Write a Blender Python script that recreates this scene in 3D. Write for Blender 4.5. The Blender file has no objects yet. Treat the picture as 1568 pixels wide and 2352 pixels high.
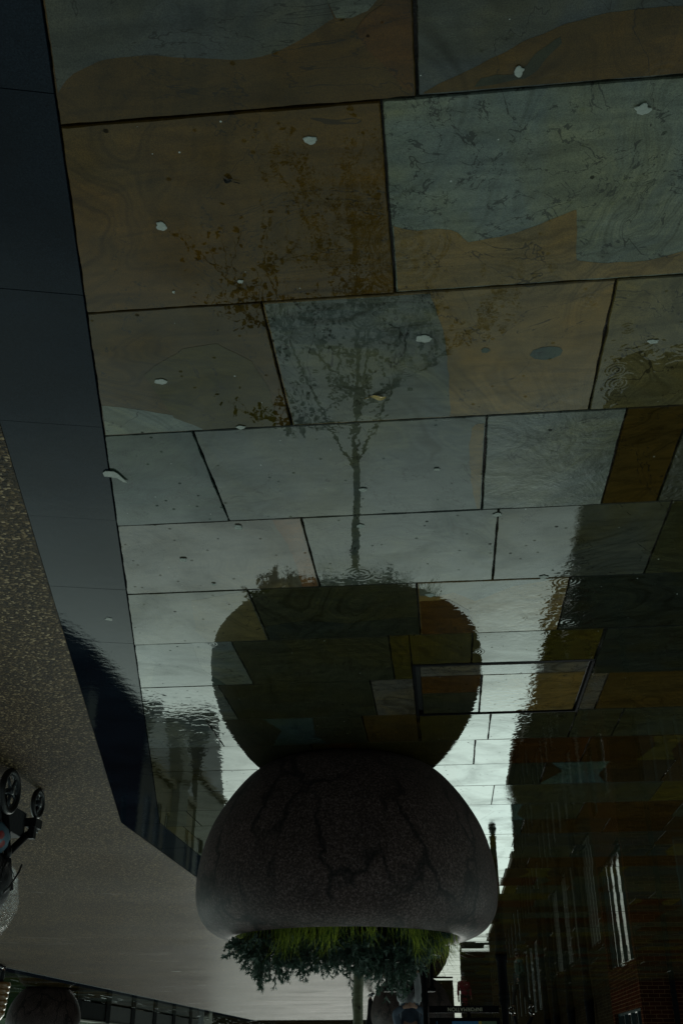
import bpy, bmesh, math, random
from mathutils import Vector, Matrix, noise
from mathutils.geometry import tessellate_polygon
random.seed(7)
S = bpy.context.scene
COL = S.collection
R = math.radians

# ------------------------------------------------------------------ camera (the photograph was taken / shown upside down: roll 180)
H_CAM, YAW, PITCH, F = 1.45, R(5.5), R(28.93), 2287.0
fwd = Vector((math.sin(YAW)*math.cos(PITCH), math.cos(YAW)*math.cos(PITCH), -math.sin(PITCH)))
rgt = Vector((math.cos(YAW), -math.sin(YAW), 0))
upv = Vector((math.sin(YAW)*math.sin(PITCH), math.cos(YAW)*math.sin(PITCH), math.cos(PITCH)))
cd = bpy.data.cameras.new('camera'); cam = bpy.data.objects.new('camera', cd); COL.objects.link(cam)
cd.sensor_fit = 'VERTICAL'; cd.sensor_height = 36; cd.lens = 36*F/2352
cd.clip_start = .05; cd.clip_end = 2000
m = Matrix(((-rgt.x, -upv.x, -fwd.x, 0), (-rgt.y, -upv.y, -fwd.y, 0), (-rgt.z, -upv.z, -fwd.z, H_CAM), (0, 0, 0, 1)))
cam.matrix_world = m
S.camera = cam

def G(x, y, z=0.0):
    """survey helper: where the sight line of a measured point meets the level z (metres)."""
    d = fwd*F + rgt*(-(x-784)) + upv*(y-1176)
    t = (z-H_CAM)/d.z
    return Vector((d.x*t, d.y*t, z))

# ------------------------------------------------------------------ mesh helpers
class MB:
    def __init__(s): s.v = []; s.f = []; s.c = []; s.r = []
    def face(s, pts, col=None, rg=0.0):
        i = len(s.v); s.v += [tuple(p) for p in pts]; s.f.append(tuple(range(i, i+len(pts))))
        s.c.append(col or (1, 1, 1)); s.r.append(rg)
    def box(s, a, b):
        x0, y0, z0 = a; x1, y1, z1 = b
        i = len(s.v)
        s.v += [(x0,y0,z0),(x1,y0,z0),(x1,y1,z0),(x0,y1,z0),(x0,y0,z1),(x1,y0,z1),(x1,y1,z1),(x0,y1,z1)]
        for q in ((0,3,2,1),(4,5,6,7),(0,1,5,4),(1,2,6,5),(2,3,7,6),(3,0,4,7)):
            s.f.append(tuple(i+k for k in q)); s.c.append((1,1,1)); s.r.append(0)
    def tube(s, pts, rad, n=6, cap=True):
        pts = [Vector(p) for p in pts]
        if not hasattr(rad, '__len__'): rad = [rad]*len(pts)
        i0 = len(s.v); ref = Vector((0.13, 0.21, 1)).normalized()
        for k, p in enumerate(pts):
            t = (pts[min(k+1, len(pts)-1)]-pts[max(k-1, 0)])
            t = t.normalized() if t.length > 1e-9 else Vector((0, 0, 1))
            a = t.cross(ref)
            if a.length < .05: a = t.cross(Vector((1, 0, 0)))
            a.normalize(); b = t.cross(a)
            for j in range(n):
                an = 2*math.pi*j/n
                s.v.append(tuple(p+(a*math.cos(an)+b*math.sin(an))*rad[k]))
        for k in range(len(pts)-1):
            for j in range(n):
                a0 = i0+k*n+j; a1 = i0+k*n+(j+1) % n
                s.f.append((a0, a1, a1+n, a0+n)); s.c.append((1,1,1)); s.r.append(0)
        if cap:
            s.f.append(tuple(i0+j for j in range(n))[::-1]); s.f.append(tuple(i0+(len(pts)-1)*n+j for j in range(n)))
            s.c += [(1,1,1)]*2; s.r += [0, 0]
    def lathe(s, prof, n=48, cx=0, cy=0, cz=0, wob=None):
        i0 = len(s.v)
        for (r, z) in prof:
            for j in range(n):
                an = 2*math.pi*j/n
                s.v.append((cx+r*math.cos(an), cy+r*math.sin(an), cz+z))
        for k in range(len(prof)-1):
            for j in range(n):
                a0 = i0+k*n+j; a1 = i0+k*n+(j+1) % n
                s.f.append((a0, a1, a1+n, a0+n)); s.c.append((1,1,1)); s.r.append(0)
    def build(s, name, mat, parent=None, smooth=False, loc=None, rz=0):
        me = bpy.data.meshes.new(name); me.from_pydata(s.v, [], s.f)
        ca = me.color_attributes.new('Col', 'FLOAT_COLOR', 'CORNER')
        uv = me.uv_layers.new(name='UVMap')
        ra = me.attributes.new('rgh', 'FLOAT', 'FACE')
        for p in me.polygons:
            n = p.normal; ax = max(range(3), key=lambda k: abs(n[k]))
            ra.data[p.index].value = s.r[p.index]
            for li in p.loop_indices:
                co = me.vertices[me.loops[li].vertex_index].co
                uv.data[li].uv = ((co.y, co.z) if ax == 0 else (co.x, co.z) if ax == 1 else (co.x, co.y))
                ca.data[li].color = (*s.c[p.index], 1)
            p.use_smooth = smooth
        me.materials.append(mat)
        o = bpy.data.objects.new(name, me); COL.objects.link(o)
        if parent: o.parent = parent
        if loc: o.location = loc
        o.rotation_euler = (0, 0, rz)
        return o

def tag(o, label=None, cat=None, group=None, kind=None):
    if label: o['label'] = label
    if cat: o['category'] = cat
    if group: o['group'] = group
    if kind: o['kind'] = kind
    return o
def empty(name, loc=(0, 0, 0), rz=0):
    o = bpy.data.objects.new(name, None); COL.objects.link(o); o.location = loc; o.rotation_euler = (0, 0, rz)
    o.empty_display_size = .1
    return o

# ------------------------------------------------------------------ material helpers
def NT(name):
    m = bpy.data.materials.new(name); m.use_nodes = True
    nt = m.node_tree; b = nt.nodes['Principled BSDF']
    return m, nt, b
def nd(nt, t, **kw):
    n = nt.nodes.new(t)
    for k, v in kw.items():
        if k.startswith('i_'): n.inputs[k[2:].replace('_', ' ')].default_value = v
        else: setattr(n, k, v)
    return n
def L(nt, a, b): nt.links.new(a, b)
def math_n(nt, op, a, b=None, c=None):
    n = nt.nodes.new('ShaderNodeMath'); n.operation = op
    for i, v in enumerate((a, b, c)):
        if v is None: continue
        if hasattr(v, 'is_output') or isinstance(v, bpy.types.NodeSocket): nt.links.new(v, n.inputs[i])
        else: n.inputs[i].default_value = v
    return n.outputs[0]
def ramp(nt, src, stops):
    n = nt.nodes.new('ShaderNodeValToRGB'); e = n.color_ramp.elements
    while len(e) < len(stops): e.new(.5)
    for k, (p, c) in enumerate(stops):
        e[k].position = p; e[k].color = (*c, 1) if len(c) == 3 else c
    nt.links.new(src, n.inputs[0]); return n.outputs[0]
def mixc(nt, f, a, b, mode='MIX'):
    n = nt.nodes.new('ShaderNodeMix'); n.data_type = 'RGBA'; n.blend_type = mode
    for sock, v in ((n.inputs[0], f), (n.inputs[6], a), (n.inputs[7], b)):
        if isinstance(v, bpy.types.NodeSocket): nt.links.new(v, sock)
        elif isinstance(v, (int, float)): sock.default_value = v
        else: sock.default_value = (*v, 1)
    return n.outputs[2]
def noise_t(nt, vec, scale, detail=4, rough=.55, dist=0):
    n = nt.nodes.new('ShaderNodeTexNoise'); n.inputs['Scale'].default_value = scale
    n.inputs['Detail'].default_value = detail; n.inputs['Roughness'].default_value = rough; n.inputs['Distortion'].default_value = dist
    if vec is not None: nt.links.new(vec, n.inputs['Vector'])
    return n.outputs['Fac']

def simple(name, col, rough=.5, metal=0, spec=.5, var=.25, vscale=12, bump=0, bscale=80, coat=0):
    m, nt, b = NT(name)
    tc = nd(nt, 'ShaderNodeTexCoord').outputs['Object']
    f = noise_t(nt, tc, vscale, 5)
    c = mixc(nt, f, tuple(x*(1-var) for x in col), tuple(min(1, x*(1+var)) for x in col))
    L(nt, c, b.inputs['Base Color'])
    b.inputs['Roughness'].default_value = rough; b.inputs['Metallic'].default_value = metal
    b.inputs['Specular IOR Level'].default_value = spec
    b.inputs['Coat Weight'].default_value = coat; b.inputs['Coat Roughness'].default_value = .12
    if bump:
        bn = nd(nt, 'ShaderNodeBump'); bn.inputs['Strength'].default_value = 1; bn.inputs['Distance'].default_value = bump
        L(nt, noise_t(nt, tc, bscale, 6), bn.inputs['Height']); L(nt, bn.outputs[0], b.inputs['Normal'])
    return m

# ---- rings on the water film (raindrops just landed)
RINGS = [(1025,960,.035),(1232,955,.045),(1352,690,.05),(1415,850,.035),(1418,880,.04),(1440,752,.03),(1090,1497,.05),(825,1318,.07),
         (1240,370,.10),(840,735,.04),(940,560,.10),(1120,520,.09),(1240,460,.05),(930,610,.09),(975,430,.06),(485,1480,.045),(1300,1335,.06),(1305,1430,.07),(1500,430,.1),
         (700,770,.04),(930,850,.035),(1260,215,.05),(1520,180,.06),(1380,560,.07)]
def rings_height(nt, pos):
    total = None
    for (x, y, rad) in RINGS:
        p = G(x, y)
        d = nd(nt, 'ShaderNodeVectorMath', operation='DISTANCE'); L(nt, pos, d.inputs[0]); d.inputs[1].default_value = (p.x, p.y, 0)
        r = d.outputs['Value']
        s = math_n(nt, 'SINE', math_n(nt, 'MULTIPLY', r, 2*math.pi/(rad*.26)))
        w = math_n(nt, 'SUBTRACT', 1.0, math_n(nt, 'DIVIDE', r, rad)); w = math_n(nt, 'MAXIMUM', w, 0.0)
        w = math_n(nt, 'MULTIPLY', w, rad*.0028)
        h = math_n(nt, 'MULTIPLY', s, w)
        total = h if total is None else math_n(nt, 'ADD', total, h)
    return total

def wet_stone():
    m, nt, b = NT('wet_stone')
    geo = nd(nt, 'ShaderNodeNewGeometry'); P = geo.outputs['Position']
    col = nd(nt, 'ShaderNodeVertexColor', layer_name='Col').outputs['Color']
    rg = nd(nt, 'ShaderNodeAttribute', attribute_name='rgh').outputs['Fac']
    # strata: streaks that follow a warped field, different on each colour
    mp = nd(nt, 'ShaderNodeMapping'); mp.inputs['Scale'].default_value = (1.2, 5.0, 1); L(nt, P, mp.inputs[0])
    st = noise_t(nt, mp.outputs[0], 3.0, 9, .62, 1.6)
    st2 = noise_t(nt, P, 9.0, 8, .7, .6)
    big = noise_t(nt, P, 1.7, 3)
    k = ramp(nt, st, [(.25, (.62, .62, .62)), (.5, (1, 1, 1)), (.75, (1.35, 1.3, 1.22))])
    c = mixc(nt, 1.0, col, k, 'MULTIPLY')
    hue = noise_t(nt, P, 2.2, 5, .6, 1.2)
    c = mixc(nt, ramp(nt, hue, [(.42, (0, 0, 0)), (.62, (1, 1, 1))]), c, mixc(nt, 1, c, (1.16, 1.03, .74), 'MULTIPLY'))
    k2 = ramp(nt, st2, [(.3, (.78, .8, .82)), (.7, (1.2, 1.16, 1.1))]); c = mixc(nt, .8, c, k2, 'MULTIPLY')
    gr = noise_t(nt, P, 420, 3, .8); k3 = ramp(nt, gr, [(.32, (.5, .5, .5)), (.70, (1.6, 1.6, 1.6))]); c = mixc(nt, .8, c, k3, 'MULTIPLY')
    # thin dark bedding lines
    fl = noise_t(nt, P, 1.5, 3, .45, .9)
    b1 = math_n(nt, 'SINE', math_n(nt, 'MULTIPLY', fl, 95.0)); b2 = math_n(nt, 'SINE', math_n(nt, 'MULTIPLY_ADD', fl, 310.0, math_n(nt, 'MULTIPLY', st2, 5.0)))
    bb = math_n(nt, 'ADD', math_n(nt, 'MULTIPLY', b1, .55), math_n(nt, 'MULTIPLY', b2, .45))
    k4 = ramp(nt, math_n(nt, 'MULTIPLY_ADD', bb, .5, .5), [(0, (.60, .58, .52)), (.5, (1, 1, 1)), (1, (1.26, 1.2, 1.06))])
    c = mixc(nt, ramp(nt, big, [(.38, (.15, .15, .15)), (.6, (.95, .95, .95))]), c, mixc(nt, 1.0, c, k4, 'MULTIPLY'))
    vein = math_n(nt, 'LESS_THAN', math_n(nt, 'ABSOLUTE', math_n(nt, 'SUBTRACT', noise_t(nt, P, 2.6, 5, .6, 1.4), .5)), .0028)
    c = mixc(nt, math_n(nt, 'MULTIPLY', vein, .7), c, (.010, .009, .006))
    # pits
    vo = nd(nt, 'ShaderNodeTexVoronoi', feature='F1'); vo.inputs['Scale'].default_value = 15; L(nt, P, vo.inputs['Vector'])
    vc = nd(nt, 'ShaderNodeSeparateColor'); L(nt, vo.outputs['Color'], vc.inputs[0])
    pit = math_n(nt, 'LESS_THAN', vo.outputs['Distance'], math_n(nt, 'MULTIPLY', math_n(nt, 'POWER', vc.outputs[0], 3.0), .085))
    c = mixc(nt, math_n(nt, 'MULTIPLY', pit, .75), c, (.006, .006, .005))
    vo2 = nd(nt, 'ShaderNodeTexVoronoi', feature='F1'); vo2.inputs['Scale'].default_value = 34; L(nt, P, vo2.inputs['Vector'])
    vd = nd(nt, 'ShaderNodeSeparateColor'); L(nt, vo2.outputs['Color'], vd.inputs[0])
    fleck = math_n(nt, 'LESS_THAN', vo2.outputs['Distance'], math_n(nt, 'MULTIPLY', math_n(nt, 'POWER', vd.outputs[1], 9.0), .09))
    c = mixc(nt, fleck, c, (.34, .36, .34))
    dst0 = nd(nt, 'ShaderNodeVectorMath', operation='DISTANCE'); L(nt, P, dst0.inputs[0]); q = G(1290, 400); dst0.inputs[1].default_value = (q.x, q.y, 0)
    wm = noise_t(nt, P, 11, 5, .55, 1.8); ln_ = math_n(nt, 'LESS_THAN', math_n(nt, 'ABSOLUTE', math_n(nt, 'SUBTRACT', wm, .53)), math_n(nt, 'MULTIPLY', math_n(nt, 'SUBTRACT', noise_t(nt, P, 23, 2), .46), .13))
    gcol = nd(nt, 'ShaderNodeSeparateColor'); L(nt, col, gcol.inputs[0])
    msk = math_n(nt, 'MULTIPLY', ramp(nt, dst0.outputs['Value'], [(.55, (1, 1, 1)), (.8, (0, 0, 0))]), math_n(nt, 'GREATER_THAN', math_n(nt, 'SUBTRACT', gcol.outputs[1], gcol.outputs[0]), .02))
    c = mixc(nt, math_n(nt, 'MULTIPLY', math_n(nt, 'MULTIPLY', ln_, msk), .7), c, (.012, .014, .012))
    L(nt, c, b.inputs['Base Color'])
    b.inputs['Roughness'].default_value = .8; b.inputs['Specular IOR Level'].default_value = 0
    # --- water film on top
    cw = ramp(nt, noise_t(nt, P, 3.0, 6, .62, .8), [(.32, (.70, .70, .70)), (.55, (1, 1, 1))])
    vo4 = nd(nt, 'ShaderNodeTexVoronoi', feature='F1'); vo4.inputs['Scale'].default_value = 26; L(nt, P, vo4.inputs['Vector'])
    ve4 = nd(nt, 'ShaderNodeSeparateColor'); L(nt, vo4.outputs['Color'], ve4.inputs[0])
    dry = math_n(nt, 'LESS_THAN', vo4.outputs['Distance'], math_n(nt, 'MULTIPLY', math_n(nt, 'POWER', ve4.outputs[2], 4.0), .13))
    cw = math_n(nt, 'MULTIPLY', cw, math_n(nt, 'SUBTRACT', 1.0, math_n(nt, 'MULTIPLY', math_n(nt, 'MAXIMUM', pit, dry), .8)))
    L(nt, cw, b.inputs['Coat Weight']); b.inputs['Coat IOR'].default_value = 1.34
    L(nt, math_n(nt, 'MULTIPLY_ADD', rg, .05, .006), b.inputs['Coat Roughness'])
    amp = ramp(nt, noise_t(nt, P, .9, 2), [(.35, (.35, .35, .35)), (.7, (1.6, 1.6, 1.6))])
    rip = math_n(nt, 'MULTIPLY', noise_t(nt, P, 16, 2, .5), .00017)
    rip2 = math_n(nt, 'MULTIPLY', noise_t(nt, P, 55, 1, .5), .00002)
    swell = math_n(nt, 'MULTIPLY', noise_t(nt, P, 3.2, 1, .5), .0004)
    sy = nd(nt, 'ShaderNodeSeparateXYZ'); L(nt, P, sy.inputs[0])
    farm = nd(nt, 'ShaderNodeMapRange'); L(nt, sy.outputs['Y'], farm.inputs[0])
    for q_, v_ in zip((1, 2, 3, 4), (5.0, 10.0, 1.0, .12)): farm.inputs[q_].default_value = v_
    hgt = math_n(nt, 'MULTIPLY', math_n(nt, 'ADD', math_n(nt, 'MULTIPLY', math_n(nt, 'ADD', rip, rip2), amp), swell), farm.outputs[0])
    # disturbed area (the second slab from the top right): swirling film
    dst = nd(nt, 'ShaderNodeVectorMath', operation='DISTANCE'); L(nt, P, dst.inputs[0]); q = G(1230, 400); dst.inputs[1].default_value = (q.x, q.y, 0)
    dw = math_n(nt, 'MAXIMUM', math_n(nt, 'SUBTRACT', 1.0, math_n(nt, 'DIVIDE', dst.outputs['Value'], .62)), 0.0)
    sw = math_n(nt, 'MULTIPLY', noise_t(nt, P, 20, 3, .5, 1.5), .00022)
    hgt = math_n(nt, 'ADD', hgt, math_n(nt, 'MULTIPLY', sw, dw))
    for (zx, zy, zr, za, zs) in ((330, 1620, 1.5, .00028, 20), (1440, 940, .6, .0007, 22), (1290, 1400, .5, .0009, 26), (1225, 1620, .9, .0006, 22), (470, 1700, .9, .0003, 20), (820, 1330, .26, .0006, 24), (830, 990, .22, .0003, 22), (150, 1560, .8, .0003, 26)):
        zc = G(zx, zy); zd = nd(nt, 'ShaderNodeVectorMath', operation='DISTANCE'); L(nt, P, zd.inputs[0]); zd.inputs[1].default_value = (zc.x, zc.y, 0)
        zw = math_n(nt, 'MAXIMUM', math_n(nt, 'SUBTRACT', 1.0, math_n(nt, 'DIVIDE', zd.outputs['Value'], zr)), 0.0)
        hgt = math_n(nt, 'ADD', hgt, math_n(nt, 'MULTIPLY', math_n(nt, 'MULTIPLY', noise_t(nt, P, zs, 2, .5, .6), za), zw))
    hgt = math_n(nt, 'ADD', hgt, rings_height(nt, P))
    # stone standing through the film
    tx = math_n(nt, 'MULTIPLY', noise_t(nt, P, 40, 9, .75, .4), .007)
    tx2 = math_n(nt, 'MULTIPLY', noise_t(nt, P, 6, 5, .6, 1.5), .03)
    vo3 = math_n(nt, 'MULTIPLY', math_n(nt, 'MINIMUM', vo.outputs['Distance'], .12), .012)
    txs = math_n(nt, 'MULTIPLY', math_n(nt, 'ADD', math_n(nt, 'ADD', tx, tx2), vo3), math_n(nt, 'MULTIPLY', math_n(nt, 'MULTIPLY', rg, rg), 4.0))
    hgt = math_n(nt, 'ADD', hgt, txs)
    hgt = math_n(nt, 'SUBTRACT', hgt, math_n(nt, 'MULTIPLY', pit, .0004))
    bn = nd(nt, 'ShaderNodeBump'); bn.inputs['Strength'].default_value = 1; bn.inputs['Distance'].default_value = 1.0
    L(nt, hgt, bn.inputs['Height']); L(nt, bn.outputs[0], b.inputs['Coat Normal'])
    bn2 = nd(nt, 'ShaderNodeBump'); bn2.inputs['Strength'].default_value = 1; bn2.inputs['Distance'].default_value = 1.0
    L(nt, math_n(nt, 'ADD', math_n(nt, 'MULTIPLY', noise_t(nt, P, 90, 6, .7), .0012), txs), bn2.inputs['Height']); L(nt, bn2.outputs[0], b.inputs['Normal'])
    return m

def tarmac():
    m, nt, b = NT('wet_tarmac')
    P = nd(nt, 'ShaderNodeNewGeometry').outputs['Position']
    vo = nd(nt, 'ShaderNodeTexVoronoi'); vo.inputs['Scale'].default_value = 115; L(nt, P, vo.inputs['Vector'])
    sc = nd(nt, 'ShaderNodeSeparateColor'); L(nt, vo.outputs['Color'], sc.inputs[0])
    c = ramp(nt, sc.outputs[0], [(0, (.005, .003, .001)), (.4, (.022, .014, .004)), (.8, (.060, .038, .014)), (.93, (.17, .12, .06)), (1, (.30, .23, .14))])
    big = noise_t(nt, P, .9, 5, .6)
    c = mixc(nt, 1, c, ramp(nt, big, [(.3, (.65, .65, .62)), (.7, (1.25, 1.22, 1.15))]), 'MULTIPLY')
    L(nt, c, b.inputs['Base Color']); b.inputs['Roughness'].default_value = .7; b.inputs['Specular IOR Level'].default_value = .06
    b.inputs['Coat Weight'].default_value = .17; b.inputs['Coat IOR'].default_value = 1.33
    mpw = nd(nt, 'ShaderNodeMapping'); mpw.inputs['Scale'].default_value = (.7, 1.1, 1); L(nt, P, mpw.inputs[0]); wet = noise_t(nt, mpw.outputs[0], .8, 5, .62, .6)
    L(nt, ramp(nt, wet, [(.3, (.15, .15, .15)), (.7, (.30, .30, .30))]), b.inputs['Coat Roughness'])
    bn = nd(nt, 'ShaderNodeBump'); bn.inputs['Strength'].default_value = 1; bn.inputs['Distance'].default_value = 1
    h = math_n(nt, 'MULTIPLY', vo.outputs['Distance'], -.0028); h = math_n(nt, 'ADD', h, math_n(nt, 'MULTIPLY', noise_t(nt, P, 60, 4), .002))
    L(nt, h, bn.inputs['Height']); L(nt, bn.outputs[0], b.inputs['Normal'])
    bn2 = nd(nt, 'ShaderNodeBump'); bn2.inputs['Strength'].default_value = 1; bn2.inputs['Distance'].default_value = 1
    h2 = math_n(nt, 'MULTIPLY', vo.outputs['Distance'], -.0006); h2 = math_n(nt, 'ADD', h2, math_n(nt, 'MULTIPLY', noise_t(nt, P, 30, 4), .0006))
    L(nt, h2, bn2.inputs['Height']); L(nt, bn2.outputs[0], b.inputs['Coat Normal'])
    return m

def granite_strip():
    m, nt, b = NT('dark_granite')
    P = nd(nt, 'ShaderNodeNewGeometry').outputs['Position']
    c = ramp(nt, noise_t(nt, P, 330, 4, .8), [(.35, (.002, .004, .007)), (.6, (.007, .012, .019)), (.8, (.022, .030, .040))])
    c = mixc(nt, 1, c, ramp(nt, noise_t(nt, P, 3, 4), [(.3, (.7, .7, .7)), (.7, (1.3, 1.3, 1.3))]), 'MULTIPLY')
    L(nt, c, b.inputs['Base Color']); b.inputs['Roughness'].default_value = .5; b.inputs['Specular IOR Level'].default_value = 0
    b.inputs['Coat Weight'].default_value = .42; b.inputs['Coat IOR'].default_value = 1.33; b.inputs['Coat Roughness'].default_value = .02
    bn = nd(nt, 'ShaderNodeBump'); bn.inputs['Strength'].default_value = 1; bn.inputs['Distance'].default_value = 1
    h = math_n(nt, 'ADD', math_n(nt, 'MULTIPLY', noise_t(nt, P, 22, 3), .00022), math_n(nt, 'MULTIPLY', noise_t(nt, P, 140, 2), .00003))
    L(nt, h, bn.inputs['Height']); L(nt, bn.outputs[0], b.inputs['Coat Normal'])
    return m

def planter_mat():
    m, nt, b = NT('planter_stone')
    tc = nd(nt, 'ShaderNodeTexCoord').outputs['Object']
    c = ramp(nt, noise_t(nt, tc, 95, 5, .75), [(.36, (.015, .0085, .007)), (.50, (.052, .034, .030)), (.64, (.15, .108, .105))])
    c = mixc(nt, 1, c, ramp(nt, noise_t(nt, tc, 5, 5), [(.3, (.75, .75, .75)), (.7, (1.3, 1.28, 1.28))]), 'MULTIPLY')
    vs = nd(nt, 'ShaderNodeTexVoronoi'); vs.inputs['Scale'].default_value = 70; L(nt, tc, vs.inputs['Vector'])
    sc = nd(nt, 'ShaderNodeSeparateColor'); L(nt, vs.outputs['Color'], sc.inputs[0])
    sp = math_n(nt, 'LESS_THAN', vs.outputs['Distance'], math_n(nt, 'MULTIPLY', math_n(nt, 'POWER', sc.outputs[0], 6.0), .22))
    c = mixc(nt, sp, c, (.16, .15, .15))
    # wandering dark runs of water down the side
    mp = nd(nt, 'ShaderNodeMapping'); mp.inputs['Scale'].default_value = (1, 1, .42); L(nt, tc, mp.inputs[0])
    wob = nd(nt, 'ShaderNodeTexNoise'); wob.inputs['Scale'].default_value = 9; wob.inputs['Detail'].default_value = 6; L(nt, tc, wob.inputs['Vector'])
    va = nd(nt, 'ShaderNodeVectorMath', operation='MULTIPLY_ADD'); L(nt, wob.outputs['Color'], va.inputs[0]); va.inputs[1].default_value = (.16, .16, .16); L(nt, mp.outputs[0], va.inputs[2])
    ve = nd(nt, 'ShaderNodeTexVoronoi', feature='DISTANCE_TO_EDGE'); ve.inputs['Scale'].default_value = 3.6; L(nt, va.outputs[0], ve.inputs['Vector'])
    cr = math_n(nt, 'MULTIPLY', ramp(nt, ve.outputs['Distance'], [(.0, (1, 1, 1)), (.035, (.6, .6, .6)), (.06, (0, 0, 0))]), ramp(nt, noise_t(nt, tc, 2.6, 2), [(.38, (0, 0, 0)), (.5, (1, 1, 1))]))
    c = mixc(nt, math_n(nt, 'MULTIPLY', cr, .85), c, (.004, .004, .004))
    L(nt, c, b.inputs['Base Color'])
    b.inputs['Roughness'].default_value = .6; b.inputs['Specular IOR Level'].default_value = .2
    b.inputs['Coat Weight'].default_value = .06; b.inputs['Coat Roughness'].default_value = .4
    bn = nd(nt, 'ShaderNodeBump'); bn.inputs['Strength'].default_value = 1; bn.inputs['Distance'].default_value = .0012
    L(nt, noise_t(nt, tc, 120, 6, .8), bn.inputs['Height']); L(nt, bn.outputs[0], b.inputs['Normal']); L(nt, bn.outputs[0], b.inputs['Coat Normal'])
    return m

def brick_mat(name, c1, c2, mortar, rough=.7):
    m, nt, b = NT(name)
    uv = nd(nt, 'ShaderNodeTexCoord').outputs['UV']
    br = nd(nt, 'ShaderNodeTexBrick'); L(nt, uv, br.inputs['Vector'])
    br.inputs['Scale'].default_value = 1; br.inputs['Brick Width'].default_value = .225; br.inputs['Row Height'].default_value = .075
    br.inputs['Mortar Size'].default_value = .006; br.inputs['Color1'].default_value = (*c1, 1); br.inputs['Color2'].default_value = (*c2, 1); br.inputs['Mortar'].default_value = (*mortar, 1)
    c = mixc(nt, 1, br.outputs['Color'], ramp(nt, noise_t(nt, uv, 4, 6), [(.3, (.65, .65, .65)), (.7, (1.3, 1.3, 1.3))]), 'MULTIPLY')
    L(nt, c, b.inputs['Base Color']); b.inputs['Roughness'].default_value = .9; b.inputs['Specular IOR Level'].default_value = 0
    bn = nd(nt, 'ShaderNodeBump', invert=True); bn.inputs['Strength'].default_value = .6; bn.inputs['Distance'].default_value = .006
    L(nt, br.outputs['Fac'], bn.inputs['Height']); L(nt, bn.outputs[0], b.inputs['Normal'])
    return m

M = {}
M['stone'] = wet_stone(); M['tarmac'] = tarmac(); M['strip'] = granite_strip(); M['planter'] = planter_mat()
M['brick'] = brick_mat('dark_red_brick', (.050, .013, .006), (.03, .010, .006), (.12, .065, .035))
M['brick_brown'] = brick_mat('brown_brick', (.030, .021, .010), (.020, .014, .008), (.045, .036, .024))
M['brick_deep'] = brick_mat('deep_red_brick', (.04, .006, .005), (.03, .005, .0045), (.03, .01, .009))
M['sand'] = simple('pale_stone_wall', (.20, .165, .095), .8, var=.35, vscale=2)
M['cream'] = simple('cream_render', (.34, .33, .27), .8, var=.2, vscale=3)
M['slate'] = simple('slate_roof', (.03, .032, .035), .5, bump=.01, bscale=20)
M['frame'] = simple('black_frame', (.008, .009, .009), .7, spec=.1, bump=.0005)
M['teal'] = simple('dark_teal_paint', (.012, .04, .04), .3, coat=.3)
M['white'] = simple('white_paint', (.55, .57, .55), .5, var=.1)
M['grout'] = simple('dark_grout', (.020, .020, .018), .6, var=.5, vscale=60, bump=.003, bscale=200)
M['earth'] = simple('ground_earth', (.02, .02, .018), .5, var=.4, vscale=1, bump=.01, bscale=10)
M['gum'] = simple('old_gum', (.22, .25, .22), .55, var=.4, vscale=160, bump=.001, bscale=300)
M['soil'] = simple('soil', (.012, .009, .006), .9, bump=.02, bscale=40)
M['black'] = simple('black_iron', (.006, .006, .007), .75, var=.3, spec=.05)
M['rubber'] = simple('rubber', (.006, .006, .007), .45)
M['plastic'] = simple('grey_plastic', (.03, .034, .04), .3)
M['steel'] = simple('brushed_steel', (.35, .37, .38), .35, metal=1, var=.1)
M['skin'] = simple('skin', (.38, .22, .16), .5, var=.08, spec=.3)
M['hair'] = simple('hair', (.02, .012, .008), .6, bump=.004, bscale=120)
M['lawn'] = simple('lawn', (.02, .07, .012), .8, var=.5, vscale=30, bump=.03, bscale=60)
def glass_mat(name, col, rough):
    m, nt, b = NT(name)
    tc = nd(nt, 'ShaderNodeTexCoord').outputs['Object']
    L(nt, mixc(nt, noise_t(nt, tc, .8, 3), col, tuple(x*2.2 for x in col)), b.inputs['Base Color'])
    b.inputs['Roughness'].default_value = rough; b.inputs['IOR'].default_value = 1.38
    bn = nd(nt, 'ShaderNodeBump'); bn.inputs['Distance'].default_value = .02; L(nt, noise_t(nt, tc, 1.6, 2), bn.inputs['Height']); L(nt, bn.outputs[0], b.inputs['Normal'])
    return m
M['glass'] = glass_mat('window_glass', (.008, .010, .010), .03)
M['glass_dull'] = glass_mat('curtained_window_glass', (.012, .012, .010), .22)
def foliage_mat(name, c1, c2, trans=.2):
    m, nt, b = NT(name)
    g = nd(nt, 'ShaderNodeNewGeometry')
    c = mixc(nt, g.outputs['Random Per Island'], c1, c2)
    L(nt, c, b.inputs['Base Color']); b.inputs['Roughness'].default_value = .5
    t = nd(nt, 'ShaderNodeBsdfTranslucent'); L(nt, c, t.inputs[0])
    mx = nd(nt, 'ShaderNodeMixShader'); mx.inputs[0].default_value = trans
    L(nt, b.outputs[0], mx.inputs[1]); L(nt, t.outputs[0], mx.inputs[2]); L(nt, mx.outputs[0], nt.nodes['Material Output'].inputs[0])
    return m
M['leaf'] = foliage_mat('birch_leaf', (.010, .009, .003), (.028, .019, .006), .12)
M['conifer'] = foliage_mat('conifer_green', (.025, .060, .040), (.085, .13, .095), .15)
M['blade'] = foliage_mat('grass_blade', (.04, .10, .014), (.40, .45, .06), .35)
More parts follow.
